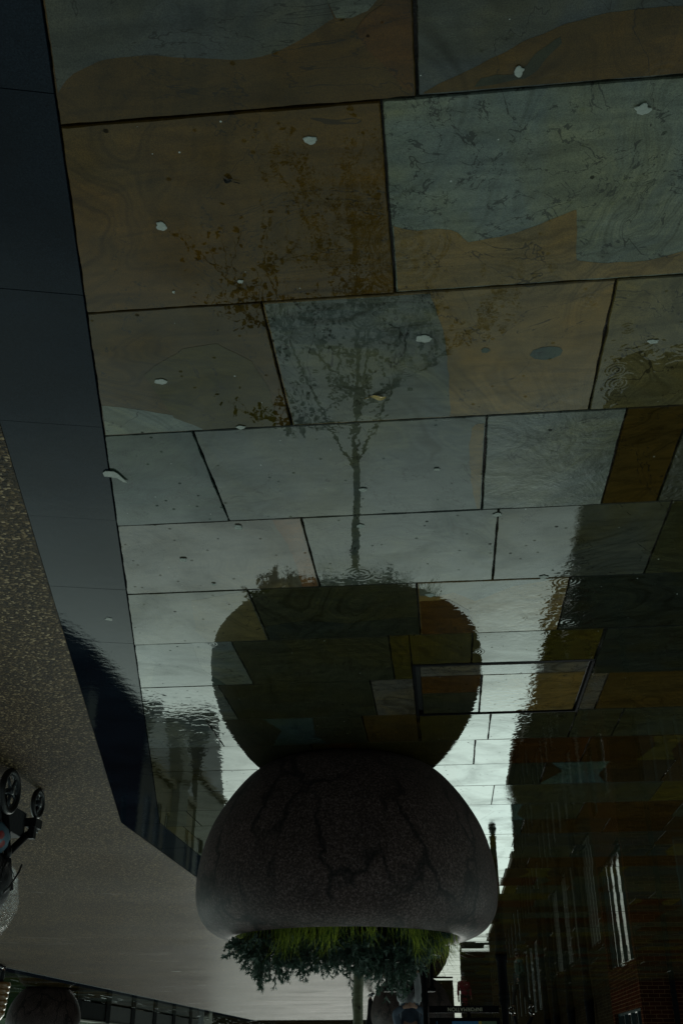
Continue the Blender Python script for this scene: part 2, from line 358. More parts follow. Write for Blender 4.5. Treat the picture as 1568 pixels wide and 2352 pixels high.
def bark_mat():
    m, nt, b = NT('birch_bark')
    tc = nd(nt, 'ShaderNodeTexCoord').outputs['Object']
    mp = nd(nt, 'ShaderNodeMapping'); mp.inputs['Scale'].default_value = (1, 1, 6); L(nt, tc, mp.inputs[0])
    c = ramp(nt, noise_t(nt, mp.outputs[0], 14, 6, .7), [(.3, (.03, .026, .014)), (.48, (.13, .125, .07)), (.7, (.22, .22, .15))])
    c = mixc(nt, math_n(nt, 'MULTIPLY', noise_t(nt, tc, 6, 3), .7), c, (.09, .10, .03))
    L(nt, c, b.inputs['Base Color']); b.inputs['Roughness'].default_value = .6
    bn = nd(nt, 'ShaderNodeBump'); bn.inputs['Distance'].default_value = .003; L(nt, noise_t(nt, mp.outputs[0], 30, 6), bn.inputs['Height']); L(nt, bn.outputs[0], b.inputs['Normal'])
    return m
M['bark'] = bark_mat()
M['twig'] = simple('twig_bark', (.035, .028, .015), .7)

# ------------------------------------------------------------------ colours of the stones
GREY = (.066, .078, .073); GREEN = (.088, .108, .098); TEAL = (.030, .048, .046); TAN = (.105, .076, .032); ORNG = (.050, .031, .0075)
BROWN = (.042, .029, .0085); DARK = (.024, .026, .015); DTEAL = (.017, .021, .016); MAUVE = (.076, .070, .058); RUST = (.048, .024, .005)
OLIVE = (.036, .031, .007); DGREY = (.040, .046, .045)

# ------------------------------------------------------------------ polygon clipping
def clip(poly, n, d):
    """keep the side n.p <= d"""
    out = []
    for i, p in enumerate(poly):
        q = poly[(i+1) % len(poly)]
        a = n[0]*p[0]+n[1]*p[1]-d; b_ = n[0]*q[0]+n[1]*q[1]-d
        if a <= 0: out.append(p)
        if (a < 0 < b_) or (b_ < 0 < a):
            t = a/(a-b_); out.append((p[0]+(q[0]-p[0])*t, p[1]+(q[1]-p[1])*t))
    return out
def area(poly):
    return .5*sum(poly[i][0]*poly[(i+1) % len(poly)][1]-poly[(i+1) % len(poly)][0]*poly[i][1] for i in range(len(poly)))
def inset(poly, g):
    """inset a convex ccw polygon"""
    res = list(poly); n = len(poly)
    for i in range(n):
        p, q = poly[i], poly[(i+1) % n]; dx, dy = q[0]-p[0], q[1]-p[1]; l = math.hypot(dx, dy)
        if l < 1e-6: continue
        nx, ny = dy/l, -dx/l
        res = clip(res, (nx, ny), nx*p[0]+ny*p[1]-g)
        if len(res) < 3: return []
    # drop near duplicates
    out = []
    for p in res:
        if not out or math.hypot(p[0]-out[-1][0], p[1]-out[-1][1]) > 1e-4: out.append(p)
    return out if len(out) > 2 and abs(area(out)) > 1e-4 else []

# strip (kerb line) geometry
A0, A1 = (.559, .924), (1.925, 6.90)          # inner edge near part, then parallel to y
dk = Vector((A1[0]-A0[0], A1[1]-A0[1])).normalized(); nk = Vector((dk.y, -dk.x))   # nk points to +x side
SW = .262
D_IN = nk.x*A0[0]+nk.y*A0[1]; D_OUT = D_IN+SW
X_IN, X_OUT = 1.925, 1.925+SW*1.0
ROWS = [-.31, .18, .667, 1.159, 1.654, 2.139, 2.637, 3.141, 3.62, 4.13, 4.63, 5.086, 5.57, 6.06, 6.57, 7.05]
while ROWS[-1] < 110: ROWS.append(ROWS[-1]+.49)
def jx(k, *pts):   # mean x of a measured joint
    return sum(G(*p).x for p in pts)/len(pts)
# measured joints and colours for the nearest rows: row index (ROWS[k]..ROWS[k+1]) -> joints (decreasing x = left to right in the photograph), colours
ROWDATA = {
 2: ([jx(2, (950, 0), (958, 215))], [ORNG, DGREY], [0, 0]),
 3: ([jx(3, (873, 230), (908, 665))], [ORNG, GREEN], [0, .02]),
 4: ([jx(4, (600, 690), (668, 975)), jx(4, (1410, 640), (1357, 940))], [BROWN, TAN, (.078, .070, .036)], [0, 0, 0]),
 5: ([jx(5, (445, 995), (525, 1195)), jx(5, (1113, 957), (1110, 1168)), jx(5, (1395, 940), (1420, 1150)), jx(5, (1567, 985), (1510, 1150))], [TEAL, GREY, GREY, BROWN, DARK], [0, 0, .13, .02, .2]),
 6: ([jx(6, (690, 1193), (737, 1350)), jx(6, (1140, 1190), (1133, 1325)), jx(6, (1540, 1155), (1482, 1312))], [MAUVE, GREY, (.040, .044, .036), DARK], [0, .01, .03, .03]),
 7: ([jx(7, (575, 1362), (615, 1472)), jx(7, (957, 1345), (965, 1455)), jx(7, (1300, 1325), (1288, 1440))], [(.060,.062,.044), DARK, TAN, DTEAL], [0, 0, 0, .01]),
 8: ([jx(8, (537, 1478), (578, 1570)), jx(8, (892, 1465), (905, 1557)), jx(8, (1085, 1455), (1082, 1520)), jx(8, (1390, 1445), (1352, 1540))], [GREY, DARK, OLIVE, OLIVE, DTEAL], [0, 0, 0, .02, 0]),
 9: ([jx(9, (505, 1580), (545, 1650)), jx(9, (850, 1565), (865, 1640)), jx(9, (1400, 1540), (1370, 1615))], [GREY, DARK, MAUVE, BROWN], [0, 0, 0, .02]),
 10: ([jx(10, (480, 1660), (505, 1705)), jx(10, (832, 1650), (845, 1705)), jx(10, (962, 1645), (965, 1700)), jx(10, (1123, 1640), (1123, 1697)), jx(10, (1440, 1615), (1405, 1685))], [GREY, DARK, BROWN, OLIVE, DARK, DARK], [0, .0, 0, 0, .01, 0]),
}
PATCH = {   # natural colour fields inside single slabs
 (2, 0): [(DGREY, [(90,-40),(95,0),(112,100),(130,215),(150,185),(170,165),(230,140),(280,129),(330,125),(380,127),(430,130),(480,134),(530,135),(570,133),(600,128),(630,119),(650,110),(690,88),(720,70),(770,40),(755,10),(735,-40)]),
          (RUST, [(850,30),(880,10),(905,-40),(960,-40),(960,215),(925,200),(880,150),(840,110),(815,70)]),
          (GREY, [(745,-40),(752,0),(775,38),(810,38),(845,25),(870,-5),(890,-40)])],
 (2, 1): [(ORNG, [(970,212),(1010,192),(1060,170),(1105,148),(1150,125),(1200,98),(1250,75),(1300,55),(1350,40),(1400,29),(1450,20),(1510,14),(1600,10),(1600,175),(970,222)]),
          (DARK, [(1090,200),(1105,180),(1140,170),(1175,172),(1210,150),(1235,120),(1270,92),(1285,85),(1290,100),(1262,128),(1235,160),(1205,180),(1150,190)])],
 (3, 1): [(TAN, [(890,505),(898,518),(930,527),(960,530),(1010,527),(1035,529),(1050,535),(1062,548),(1075,558),(1110,552),(1150,545),(1190,533),(1230,520),(1275,501),(1322,482),(1325,598),(1360,602),(1400,604),(1440,603),(1480,600),(1530,588),(1620,560),(1620,690),(880,700)])],
 (4, 0): [(GREEN, [(215,930),(300,938),(400,955),(470,978),(520,1000),(200,1020)]), (OLIVE, [(330,860),(420,800),(500,790),(580,830),(620,900),(640,990),(480,990),(400,960)])],
 (4, 1): [(GREY, [(560,650),(985,640),(990,680),(1003,715),(1015,760),(1024,810),(1030,860),(1033,910),(1032,990),(560,1010)]),
          (TEAL, [(1217,815),(1225,803),(1245,797),(1265,795),(1282,798),(1291,806),(1287,816),(1270,822),(1245,826),(1228,824)]), (TEAL, [(1104,803),(1112,797),(1122,799),(1126,804),(1118,810),(1107,810)])],
 (5, 1): [(TAN, [(1083,985),(1092,975),(1125,970),(1125,1190),(1100,1190),(1092,1160),(1082,1110),(1077,1060),(1078,1020)])],
 (6, 0): [((.11,.060,.032), [(618,1180),(700,1180),(760,1370),(700,1370),(690,1330),(672,1275),(655,1240),(635,1215)])],
 (7, 2): [(GREY, [(940,1330),(1330,1320),(1180,1345),(1090,1380),(1040,1360),(1000,1370),(940,1366)]), (RUST, [(950,1382),(1030,1376),(1075,1400),(1090,1440),(1088,1470),(950,1475)])],
 (7, 0): [((.075,.063,.028), [(440,1380),(600,1350),(630,1480),(500,1490),(450,1450)])],
 (7, 1): [(DTEAL, [(600,1440),(700,1425),(800,1432),(900,1420),(990,1415),(990,1470),(600,1490)])],
}
ACC = [G(942, 1528), G(1362, 1513), G(1330, 1632), G(960, 1645)]
AX1 = (ACC[0].x+ACC[3].x)/2; AX0 = (ACC[1].x+ACC[2].x)/2; AY0 = (ACC[0].y+ACC[1].y)/2; AY1 = (ACC[2].y+ACC[3].y)/2

def slab(mb, poly, col, rg, z, tilt, gap=.0024, patches=(), bev=.0018, wp=()):
    if area(poly) < 0: poly = poly[::-1]
    base = inset(poly, gap)
    if not base: return
    top = inset(base, bev)
    if not top or len(top) != len(base): top = base
    clp = inset(top, .002) or top
    if poly[0][1] < 6 and gap >= .0023:
        def rag(pl):
            out = []
            for i in range(len(base)):
                a, b_ = base[i], base[(i+1) % len(base)]; ta, tb = pl[i], pl[(i+1) % len(base)]
                l = math.hypot(b_[0]-a[0], b_[1]-a[1]); n_ = max(1, int(l/.012)); ox, oy = (b_[1]-a[1])/max(l, 1e-6), -(b_[0]-a[0])/max(l, 1e-6)
                for q_ in range(n_):
                    t_ = q_/n_; px, py = a[0]+(b_[0]-a[0])*t_, a[1]+(b_[1]-a[1])*t_
                    w_ = noise.noise(Vector((px*14, py*14, 7.7+z*900)))*.0022+noise.noise(Vector((px*70, py*70, 1.7)))*.0011
                    ch = noise.noise(Vector((px*9, py*9, 40.0))); w_ -= max(0, ch-.45)*.007
                    if q_ == 0: w_ = -.0005
                    x_, y_ = ta[0]+(tb[0]-ta[0])*t_, ta[1]+(tb[1]-ta[1])*t_
                    out.append((x_+ox*w_, y_+oy*w_))
            return out
        base, top = rag(base), rag(top)
    cx = sum(p[0] for p in poly)/len(poly); cy = sum(p[1] for p in poly)/len(poly)
    def Z(p): return z+(p[0]-cx)*tilt[0]+(p[1]-cy)*tilt[1]
    mb.face([(p[0], p[1], Z(p)) for p in top], col, rg)
    n = len(base)
    for i in range(n):
        j = (i+1) % n
        if top is not base: mb.face([(base[i][0], base[i][1], Z(base[i])-.0035), (base[j][0], base[j][1], Z(base[j])-.0035), (top[j][0], top[j][1], Z(top[j])), (top[i][0], top[i][1], Z(top[i]))], col, rg)
        mb.face([(base[i][0], base[i][1], -.03), (base[j][0], base[j][1], -.03), (base[j][0], base[j][1], Z(base[j])-.0035), (base[i][0], base[i][1], Z(base[i])-.0035)], col, .3)
    lift = .0003
    for pc, w in [(a_, [(G(*q).x, G(*q).y) for q in b__]) for a_, b__ in patches]+list(wp):
        # smooth the outline a little with small natural wobble
        fine = []
        for i in range(len(w)):
            a, b_ = w[i], w[(i+1) % len(w)]
            ns = max(1, int(math.hypot(b_[0]-a[0], b_[1]-a[1])/.008))
            ns = min(ns, 40)
            for k in range(ns):
                t = k/ns; x = a[0]+(b_[0]-a[0])*t; y = a[1]+(b_[1]-a[1])*t
                wv = noise.noise_vector(Vector((x*25, y*25, 3.1)))*.0035
                fine.append((x+wv[0], y+wv[1]))
        if area(fine) < 0: fine = fine[::-1]
        for i in range(len(clp)):
            p, q = clp[i], clp[(i+1) % len(clp)]; dx, dy = q[0]-p[0], q[1]-p[1]; l = math.hypot(dx, dy)
            if l < 1e-6: continue
            fine = clip(fine, (dy/l, -dx/l), (dy*p[0]-dx*p[1])/l)
        if len(fine) < 3: continue
        tri = tessellate_polygon([[Vector((p[0], p[1], 0)) for p in fine]])
        for t in tri:
            pp = [fine[k] for k in t]
            if area(pp) < 0: pp = pp[::-1]
            mb.face([(p[0], p[1], Z(p)+lift) for p in pp], pc, rg)
        lift += .0003

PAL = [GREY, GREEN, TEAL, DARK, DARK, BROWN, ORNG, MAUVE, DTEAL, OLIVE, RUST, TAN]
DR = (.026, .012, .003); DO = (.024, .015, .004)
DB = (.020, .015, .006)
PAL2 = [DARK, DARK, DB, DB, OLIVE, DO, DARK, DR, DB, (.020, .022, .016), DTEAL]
rs = random.Random(3)
pv = MB()
def region_clip(poly):
    poly = clip(poly, (nk.x, nk.y), D_IN)
    if len(poly) > 2: poly = clip(poly, (1, 0), X_IN if sum(p[1] for p in poly)/len(poly) < 14.2 else .9)
    return poly
def cut_access(poly):
    """pieces of poly outside the access cover rectangle"""
    out = []; rest = poly
    for n, d in (((1, 0), AX0), ((-1, 0), -AX1), ((0, 1), AY0), ((0, -1), -AY1)):
        piece = clip(rest, n, d)
        if len(piece) > 2 and abs(area(piece)) > 2e-4: out.append(piece)
        rest = clip(rest, (-n[0], -n[1]), -d)
        if len(rest) < 3: return out
    return out
WP = {}
for k in range(len(ROWS)-1):
    y0, y1 = ROWS[k], ROWS[k+1]
    xs = [2.3]
    if k in ROWDATA: js, cols, rgs = ROWDATA[k]; xs += js
    else: cols, rgs = [], []; xs.append(2.3-rs.uniform(.2, .9) if k > 12 else rs.uniform(.2, .9))
    xmin = -4.6 if y0 > 20 else -9
    while xs[-1] > xmin: xs.append(xs[-1]-rs.choice([.45, .6, .62, .75, .9, 1.05])*rs.uniform(.9, 1.1))
    for i in range(len(xs)-1):
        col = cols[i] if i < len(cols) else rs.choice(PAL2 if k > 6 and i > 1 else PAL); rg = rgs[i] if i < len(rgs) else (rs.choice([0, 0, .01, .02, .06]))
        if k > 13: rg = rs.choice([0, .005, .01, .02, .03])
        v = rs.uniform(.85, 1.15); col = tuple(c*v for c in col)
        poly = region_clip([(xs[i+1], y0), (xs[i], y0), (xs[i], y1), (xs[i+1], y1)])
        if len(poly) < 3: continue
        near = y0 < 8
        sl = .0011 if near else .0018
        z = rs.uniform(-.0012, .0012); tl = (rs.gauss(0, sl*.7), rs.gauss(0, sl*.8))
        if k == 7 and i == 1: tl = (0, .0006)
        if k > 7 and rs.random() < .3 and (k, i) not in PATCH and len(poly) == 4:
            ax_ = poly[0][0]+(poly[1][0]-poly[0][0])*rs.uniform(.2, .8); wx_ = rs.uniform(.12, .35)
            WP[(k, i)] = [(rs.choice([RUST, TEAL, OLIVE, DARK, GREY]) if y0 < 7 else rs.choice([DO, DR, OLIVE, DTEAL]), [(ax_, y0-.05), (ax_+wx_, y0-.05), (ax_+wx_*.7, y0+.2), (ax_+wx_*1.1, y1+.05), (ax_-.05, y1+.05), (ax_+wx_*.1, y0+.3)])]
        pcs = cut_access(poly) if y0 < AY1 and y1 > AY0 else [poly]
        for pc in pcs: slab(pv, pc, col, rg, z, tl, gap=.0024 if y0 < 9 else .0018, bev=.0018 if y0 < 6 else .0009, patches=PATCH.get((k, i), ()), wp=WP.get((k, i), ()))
# paving beyond the road, and across its far end
def pave_rect(x0, x1, y0, y1):
    y = y0
    while y < y1:
        x = x0
        while x < x1:
            w = min(rs.choice([.6, .75, .9, 1.05]), x1-x)
            if w > .05:
                v = rs.uniform(.7, 1.1); c = tuple(q*v for q in rs.choice(PAL))
                slab(pv, [(x, y), (x+w, y), (x+w, min(y+.49, y1)), (x, min(y+.49, y1))], c, rs.choice([.01, .03, .08]), rs.uniform(-.001, .001), (rs.gauss(0, .0015), rs.gauss(0, .0015)))
            x += w
        y += .49
pave_rect(7.95, 14.6, 10, 46)
pave_rect(2.24, 14.6, 43.3, 70)
tag(pv.build('pavement', M['stone']), kind='structure', label='wet multicoloured sandstone flags under a film of rain water')

gr = MB(); gr.face([(-12, -2, -.022), (16, -2, -.022), (16, 115, -.022), (-12, 115, -.022)])
tag(gr.build('pavement_bed', M['grout']), kind='structure')
gd = MB(); gd.face([(-900, -300, -.05), (900, -300, -.05), (900, 1500, -.05), (-900, 1500, -.05)])
tag(gd.build('ground', M['earth']), kind='structure')

# kerb strip stones
ks = MB()
def lp(t, off):   # point on the strip: t metres along from A0, off across
    return (A0[0]+dk.x*t+nk.x*off, A0[1]+dk.y*t+nk.y*off)
tA = (Vector(A1)-Vector(A0)).length
t0 = (G(65, 1183).xy-Vector(A0)).dot(dk)
ts = [t0+i*.515 for i in range(-12, 40)]
for a, b_ in zip(ts, ts[1:]):
    if a > tA: break
    poly = [lp(a, 0), lp(a, SW), lp(b_, SW), lp(b_, 0)]
    if area(poly) < 0: poly = poly[::-1]
    poly = clip(clip(poly, (1, 0), X_OUT), (0, 1), 6.93)
    if len(poly) < 3: continue
    slab(ks, poly, (1, 1, 1), 0, .001+rs.uniform(-.0006, .0006), (rs.gauss(0, .0004), rs.gauss(0, .0005)), gap=.0004, bev=.0007)
y = 6.93
while y < 13.5:
    poly = [(X_IN, y), (X_OUT, y), (X_OUT, y+.9), (X_IN, y+.9)]
    if len(poly) > 2: slab(ks, poly, (1, 1, 1), 0, .001, (rs.gauss(0, .001), rs.gauss(0, .001)), gap=.0015, bev=.002)
    y += .9
y = 14.4
while y < 43.2:
    slab(ks, [(.9, y), (1.16, y), (1.16, y+.9), (.9, y+.9)], (1, 1, 1), 0, .001, (0, 0), gap=.0015, bev=.001); y += .9
y = 8
while y < 43.2:
    slab(ks, [(7.6, y), (7.94, y), (7.94, y+.9), (7.6, y+.9)], (1, 1, 1), 0, .012, (rs.gauss(0, .001), rs.gauss(0, .001)), gap=.0015, bev=.002); y += .9
tag(ks.build('kerb', M['strip']), kind='structure', label='smooth dark granite strip between the flags and the tarmac')

# tarmac: fine sheet
tm = MB()
P0 = [(-.6, -2), (9.5, -2), (7.6, 8), (7.6, 43.3), (X_OUT, 43.3)]
polyt = [(lp(-6, SW)), (7.6, -6), (7.6, 43.3), (1.16, 43.3), (1.16, 14.2), (X_OUT, 14.2), (X_OUT, A0[1]+((D_OUT-nk.x*X_OUT)/nk.y-A0[1]))]
tm.face([(p[0], p[1], .003) for p in polyt])
tm.face([(7.6, -6, .003), (16, -6, .003), (16, 8, .003), (7.6, 8, .003)])
tag(tm.build('road', M['tarmac']), kind='structure', label='rough brown wet tarmac')
print('tarmac poly', polyt)

# access cover let into the paving
ac = empty('access_cover', ((AX0+AX1)/2, (AY0+AY1)/2, 0))
tag(ac, 'rectangular recessed access cover with paving inset and dark metal edge, beside the planter reflection', 'access cover')
w, d = (AX1-AX0)/2, (AY1-AY0)/2
fm = MB()
for (a, b_) in (((-w+.002, -d+.002, -.03), (w-.002, -d+.020, .001)), ((-w+.002, d-.012, -.03), (w-.002, d-.002, .003)), ((-w+.002, -d+.020, -.03), (-w+.012, d-.012, .003)), ((w-.012, -d+.020, -.03), (w-.002, d-.012, .001))): fm.box(a, b_)
fm.build('cover_frame', M['steel'] if False else M['black'], ac)
im = MB()
for (x0, x1, y0, y1, c, rg) in ((-w+.02, w-.03, -d+.035, -d*.55, MAUVE, .05), (-w+.02, w*.22, -d*.55, d-.018, TAN, .03), (w*.22, w-.03, -d*.55, d*.1, RUST, .03), (w*.22, w-.03, d*.1, d-.018, DARK, .02)):
    slab(im, [(x0, y0), (x1, y0), (x1, y1), (x0, y1)], c, rg, -.002, (rs.gauss(0, .001), rs.gauss(0, .001)), gap=.003)
im.build('inset_slab', M['stone'], ac)

# ------------------------------------------------------------------ gum spots and litter
GUM = [(715,320,16,9,'large pale gum spot on the orange flag beside the reflected treetop'),(370,518,13,10,'round pale gum spot alone in the middle of the orange flag'),
 (370,875,13,7,'pale oval gum spot on the brown flag next to the dark strip'),(552,645,7,4,'small white gum spot at the edge of the reflected leaves'),(399,669,3,3,'tiny white gum fleck on the orange flag near its far joint'),
 (553,980,11,4,'flat gum spot against the joint under the brown flag'),(547,1210,8,6,'heart shaped gum spot beside the narrow orange wedge'),(421,1285,9,4,'flat gum spot in the middle of the mauve flag'),
 (491,1341,5,2,'tiny gum fleck at the far edge of the mauve flag'),(973,776,19,8,'largest white lozenge gum spot, within the reflected branches'),(1190,163,12,11,'rough round gum spot on the dark stain of the topmost flag'),
 (1475,250,18,12,'translucent oval gum spot in the photo corner of rippled grey flag'),(1003,1077,7,3,'small double gum fleck on the grey flag right of the reflected trunk'),(833,1124,10,4,'gum spot over the reflected trunk, nearer the fork'),
 (828,1207,9,4,'gum spot over the reflected trunk, nearer the planter'),(1142,1181,10,4,'twin white gum spots on the joint right of the reflected trunk'),(1247,1325,10,4,'white gum spot on the joint beside the tan flag'),
 (987,1366,11,4,'gum spot at the rim of the reflected planter'),(1497,783,12,5,'pale gum spot at the edge of the reflected roof'),(251,1421,8,3,'faint gum spot on the dark granite strip')]
for (x, y, rx, ry, lab) in GUM:
    c = G(x, y); ex = G(x+rx, y); ey = G(x, y+ry)
    ax = (ex-c).length; ay = (ey-c).length
    g = MB(); n = 22; ph = x*.1
    rr = [1+.26*noise.noise(Vector((math.cos(t*6.283/n)*1.3+ph, math.sin(t*6.283/n)*1.3, y)))*2 for t in range(n)]
    ring = [(ax*rr[t]*math.cos(t*6.283/n), ay*rr[t]*math.sin(t*6.283/n)) for t in range(n)]
    for t in range(n):
        a, b_ = ring[t], ring[(t+1) % n]
        g.face([(a[0], a[1], 0), (b_[0], b_[1], 0), (b_[0]*.86, b_[1]*.86, .0007), (a[0]*.86, a[1]*.86, .0007)])
    g.face([(p[0]*.86, p[1]*.86, .0007) for p in ring])
    o = g.build('gum_spot', M['gum'], loc=(c.x, c.y, .0022), rz=-YAW)
    tag(o, lab, 'gum spot', 'gum spots trodden into the paving')
# torn white scrap lying over the strip edge
sc_ = [(237,1083),(243,1079),(262,1080),(272,1086),(283,1096),(294,1106),(284,1104),(270,1095),(252,1092),(240,1091)]
cc = G(260, 1090); g = MB(); pts = [(G(*p).x-cc.x, G(*p).y-cc.y) for p in sc_]
if area(pts) < 0: pts = pts[::-1]
g.face([(p[0], p[1], .002) for p in pts])
for i in range(len(pts)):
    a, b_ = pts[i], pts[(i+1) % len(pts)]; g.face([(a[0], a[1], 0), (b_[0], b_[1], 0), (b_[0], b_[1], .002), (a[0], a[1], .002)])
tag(g.build('paper_scrap', M['gum'], loc=(cc.x, cc.y, .003)), 'twisted whitish scrap lying across the edge of the dark granite strip', 'litter')
def leaf_obj(x, y, ln, wd, rz, mat, lab):
    c = G(x, y); g = MB(); n = 10
    prof = [(t/n, math.sin(math.pi*(t/n))**.8*wd) for t in range(n+1)]
    for t in range(n):
        (a, wa), (b_, wb) = prof[t], prof[t+1]
        za, zb = .004+.004*math.sin(a*5), .004+.004*math.sin(b_*5)
        for s in (1, -1):
            q = [(a*ln-ln/2, 0, za-.002), (b_*ln-ln/2, 0, zb-.002), (b_*ln-ln/2, s*wb, zb), (a*ln-ln/2, s*wa, za)]
            g.face(q if s > 0 else q[::-1])
    g.tube([(ln/2, 0, .003), (ln/2+.012, .002, .004)], .0008, 5)
    return tag(g.build('fallen_leaf', mat, loc=(c.x, c.y, .001), rz=rz), lab, 'leaf', 'fallen leaves on the wet ground')
M['yellow'] = simple('yellow_leaf', (.30, .20, .02), .5, var=.4, vscale=90, coat=.5)
M['deadleaf'] = simple('dead_leaf', (.035, .04, .01), .5, var=.4, vscale=90)
leaf_obj(868, 909, .042, .009, -YAW+.1, M['yellow'], 'yellow fallen leaf floating beside the reflected trunk')
leaf_obj(525, 410, .02, .006, 2.6, M['frame'], 'small dark leaf fragment on the orange flag')
leaf_obj(400, 2230, .32, .07, 0, M['deadleaf'], 'green brown leaf lying alone on the pale tarmac')

# ------------------------------------------------------------------ planters
PROF = [(0, .002), (.44, .002), (.458, .01), (.50, .03), (.555, .075), (.62, .15), (.68, .235), (.735, .335), (.772, .44), (.793, .54), (.801, .63), (.797, .705), (.778, .775), (.742, .828), (.70, .860), (.655, .880), (.625, .889), (.605, .890), (.588, .884), (.578, .87), (.572, .84), (.57, .76)]
def smooth_prof(p, n=3):
    out = []
    for i in range(len(p)-1):
        a, b_, c, d_ = p[max(i-1, 0)], p[i], p[i+1], p[min(i+2, len(p)-1)]
        for k in range(n):
            t = k/n
            out.append(tuple(.5*(2*b_[q]+(c[q]-a[q])*t+(2*a[q]-5*b_[q]+4*c[q]-d_[q])*t*t+(3*b_[q]-a[q]-3*c[q]+d_[q])*t**3) for q in (0, 1)))
    out.append(p[-1]); return out
SP = smooth_prof(PROF[1:], 3)
def planter(x, y, label, rz):
    t = empty('stone_planter', (x, y, 0), rz); tag(t, label, 'planter', 'round stone planters in the square')
    mb = MB(); mb.lathe([(0, .002)]+SP, 96); mb.build('bowl', M['planter'], t, smooth=True)
    s_ = MB(); s_.lathe([(.575, .78), (.45, .80), (.2, .83), (0, .84)], 40); s_.build('soil', M['soil'], t, smooth=True)
    return t
def cam_to_world(lat, f_): return (lat*math.cos(YAW)+f_*math.sin(YAW), -lat*math.sin(YAW)+f_*math.cos(YAW))
PX, PY = cam_to_world(-.028, 5.65)
planter(PX, PY, 'large dark bowl shaped stone planter holding the young tree, standing in the puddle', 0)
planter(.72, 21.8, 'distant dark round planter behind the seated person and the information board', 1.1)
planter(8.9, 23.9, 'distant dark round planter at the edge of the tarmac, beside the child', 2.3)

# ------------------------------------------------------------------ tree
def make_tree(name, x, y, z0, label, seed=5):
    rd = random.Random(seed)
    t = empty(name, (x, y, z0)); tag(t, label, 'tree')
    tr = MB(); tw = MB(); lf = MB()
    tips = []
    def limb(p, d, ln, r0, r1, lvl, n=7, wig=.06):
        pts = [p.copy()]; rad = [r0]
        dd = d.normalized()
        for i in range(n):
            dd = (dd+Vector((rd.gauss(0, wig), rd.gauss(0, wig), rd.gauss(0, wig*.5)+.03))).normalized()
            pts.append(pts[-1]+dd*ln/n); rad.append(r0+(r1-r0)*(i+1)/n)
        (tr if lvl == 0 else tw).tube(pts, rad, 8 if lvl == 0 else 5 if lvl == 1 else 4)
        return pts, rad, dd
    # main stem: slightly crooked
    base = Vector((0, 0, -.03)); pts = [base]; rads = [.030]
    for i in range(1, 25):
        h = i/24*3.6
        pts.append(Vector((.012*math.sin(h*2.1)+.010*math.sin(h*5.3), .012*math.cos(h*1.7), h))); rads.append(.027*(1-h/3.6)**.8*.9+.0035)
    tr.tube(pts, rads, 12)
    def at(h):
        i = min(23, int(h/3.6*24)); f_ = h/3.6*24-i
        return pts[i].lerp(pts[i+1], f_), rads[i]
    def leafy(p, d, n=3):
        for _ in range(n):
            c = p+Vector((rd.gauss(0, .03), rd.gauss(0, .03), rd.gauss(0, .03)))
            a = Vector((rd.gauss(0, 1), rd.gauss(0, 1), rd.gauss(-.5, .7))).normalized(); s = a.cross(Vector((rd.gauss(0, 1), rd.gauss(0, 1), rd.gauss(0, 1)))).normalized()
            l_ = rd.uniform(.03, .056); w_ = l_*rd.uniform(.28, .4)
            up_ = a.cross(s)*l_*.12
            lf.face([c, c+a*l_*.35+s*w_+up_, c+a*l_*.75+s*w_*.7+up_, c+a*l_, c+a*l_*.75-s*w_*.7+up_, c+a*l_*.35-s*w_+up_])
    hs = [1.13, 1.17, 1.42, 1.5, 1.62, 1.74, 1.85, 1.95, 2.05, 2.15, 2.26, 2.38, 2.5, 2.62, 2.74, 2.86, 3.0, 3.12, 3.25, 3.4, 3.5]
    for i, h in enumerate(hs):
        p, r = at(h); az = i*2.4+rd.uniform(-.4, .4)
        if i == 0: az = -.1
        if i == 1: az = math.pi+.1
        steep = 1.75 if i < 2 else rd.uniform(.35, .85)
        ln = (1.75 if i < 2 else 1.12*(1-(h-1.3)/3.3)+.28)*rd.uniform(.85, 1.15)
        d_ = Vector((math.cos(az), math.sin(az), steep))
        q, rr, dd = limb(p, d_, ln, min(r*.6, .012), .003, 1, 8, .07)
        for j in range(2, len(q)):
            for _ in range(3):
                a2 = rd.uniform(0, 6.28); d2 = (dd+Vector((math.cos(a2), math.sin(a2), rd.uniform(-.2, .6)))*1.0)
                q2, _, dd2 = limb(q[j], d2, rd.uniform(.15, .42), .0028, .0012, 2, 5, .12)
                for s in q2[1:]:
                    if rd.random() < (.95 if 1.6 < (s.z) < 2.9 else .4): leafy(s, dd2, rd.choice([1, 1, 2]))
                if rd.random() < .5:
                    q3, _, dd3 = limb(q2[3], dd2+Vector((rd.gauss(0, .7), rd.gauss(0, .7), .1)), rd.uniform(.1, .22), .0014, .0009, 2, 4, .15)
                    for s in q3[1:]:
                        if rd.random() < .35: leafy(s, dd3, 1)
    # stubs of cut branches on the stem
    stubs = []
    for (h, az) in ((.18, -2.3), (.34, -1.9), (.55, .6)):
        p, r = at(h); d_ = Vector((math.cos(az), math.sin(az), .25)); st = MB(); st.tube([p+d_*r*.5, p+d_*(r+.012)], [.009, .007], 8); stubs.append(st)
    trunk = tr.build('trunk', M['bark'], t, smooth=True); [q_.build('branch_stub', M['twig'], trunk) for q_ in stubs]
    cr = tw.build('branches', M['twig'], t); lf.build('leaves', M['leaf'], cr)
    return t
TX, TY = cam_to_world(-.10, 5.68)
make_tree('young_tree', TX, TY, .86, 'slender young tree with pale greenish trunk and sparse leaves growing in the large planter')

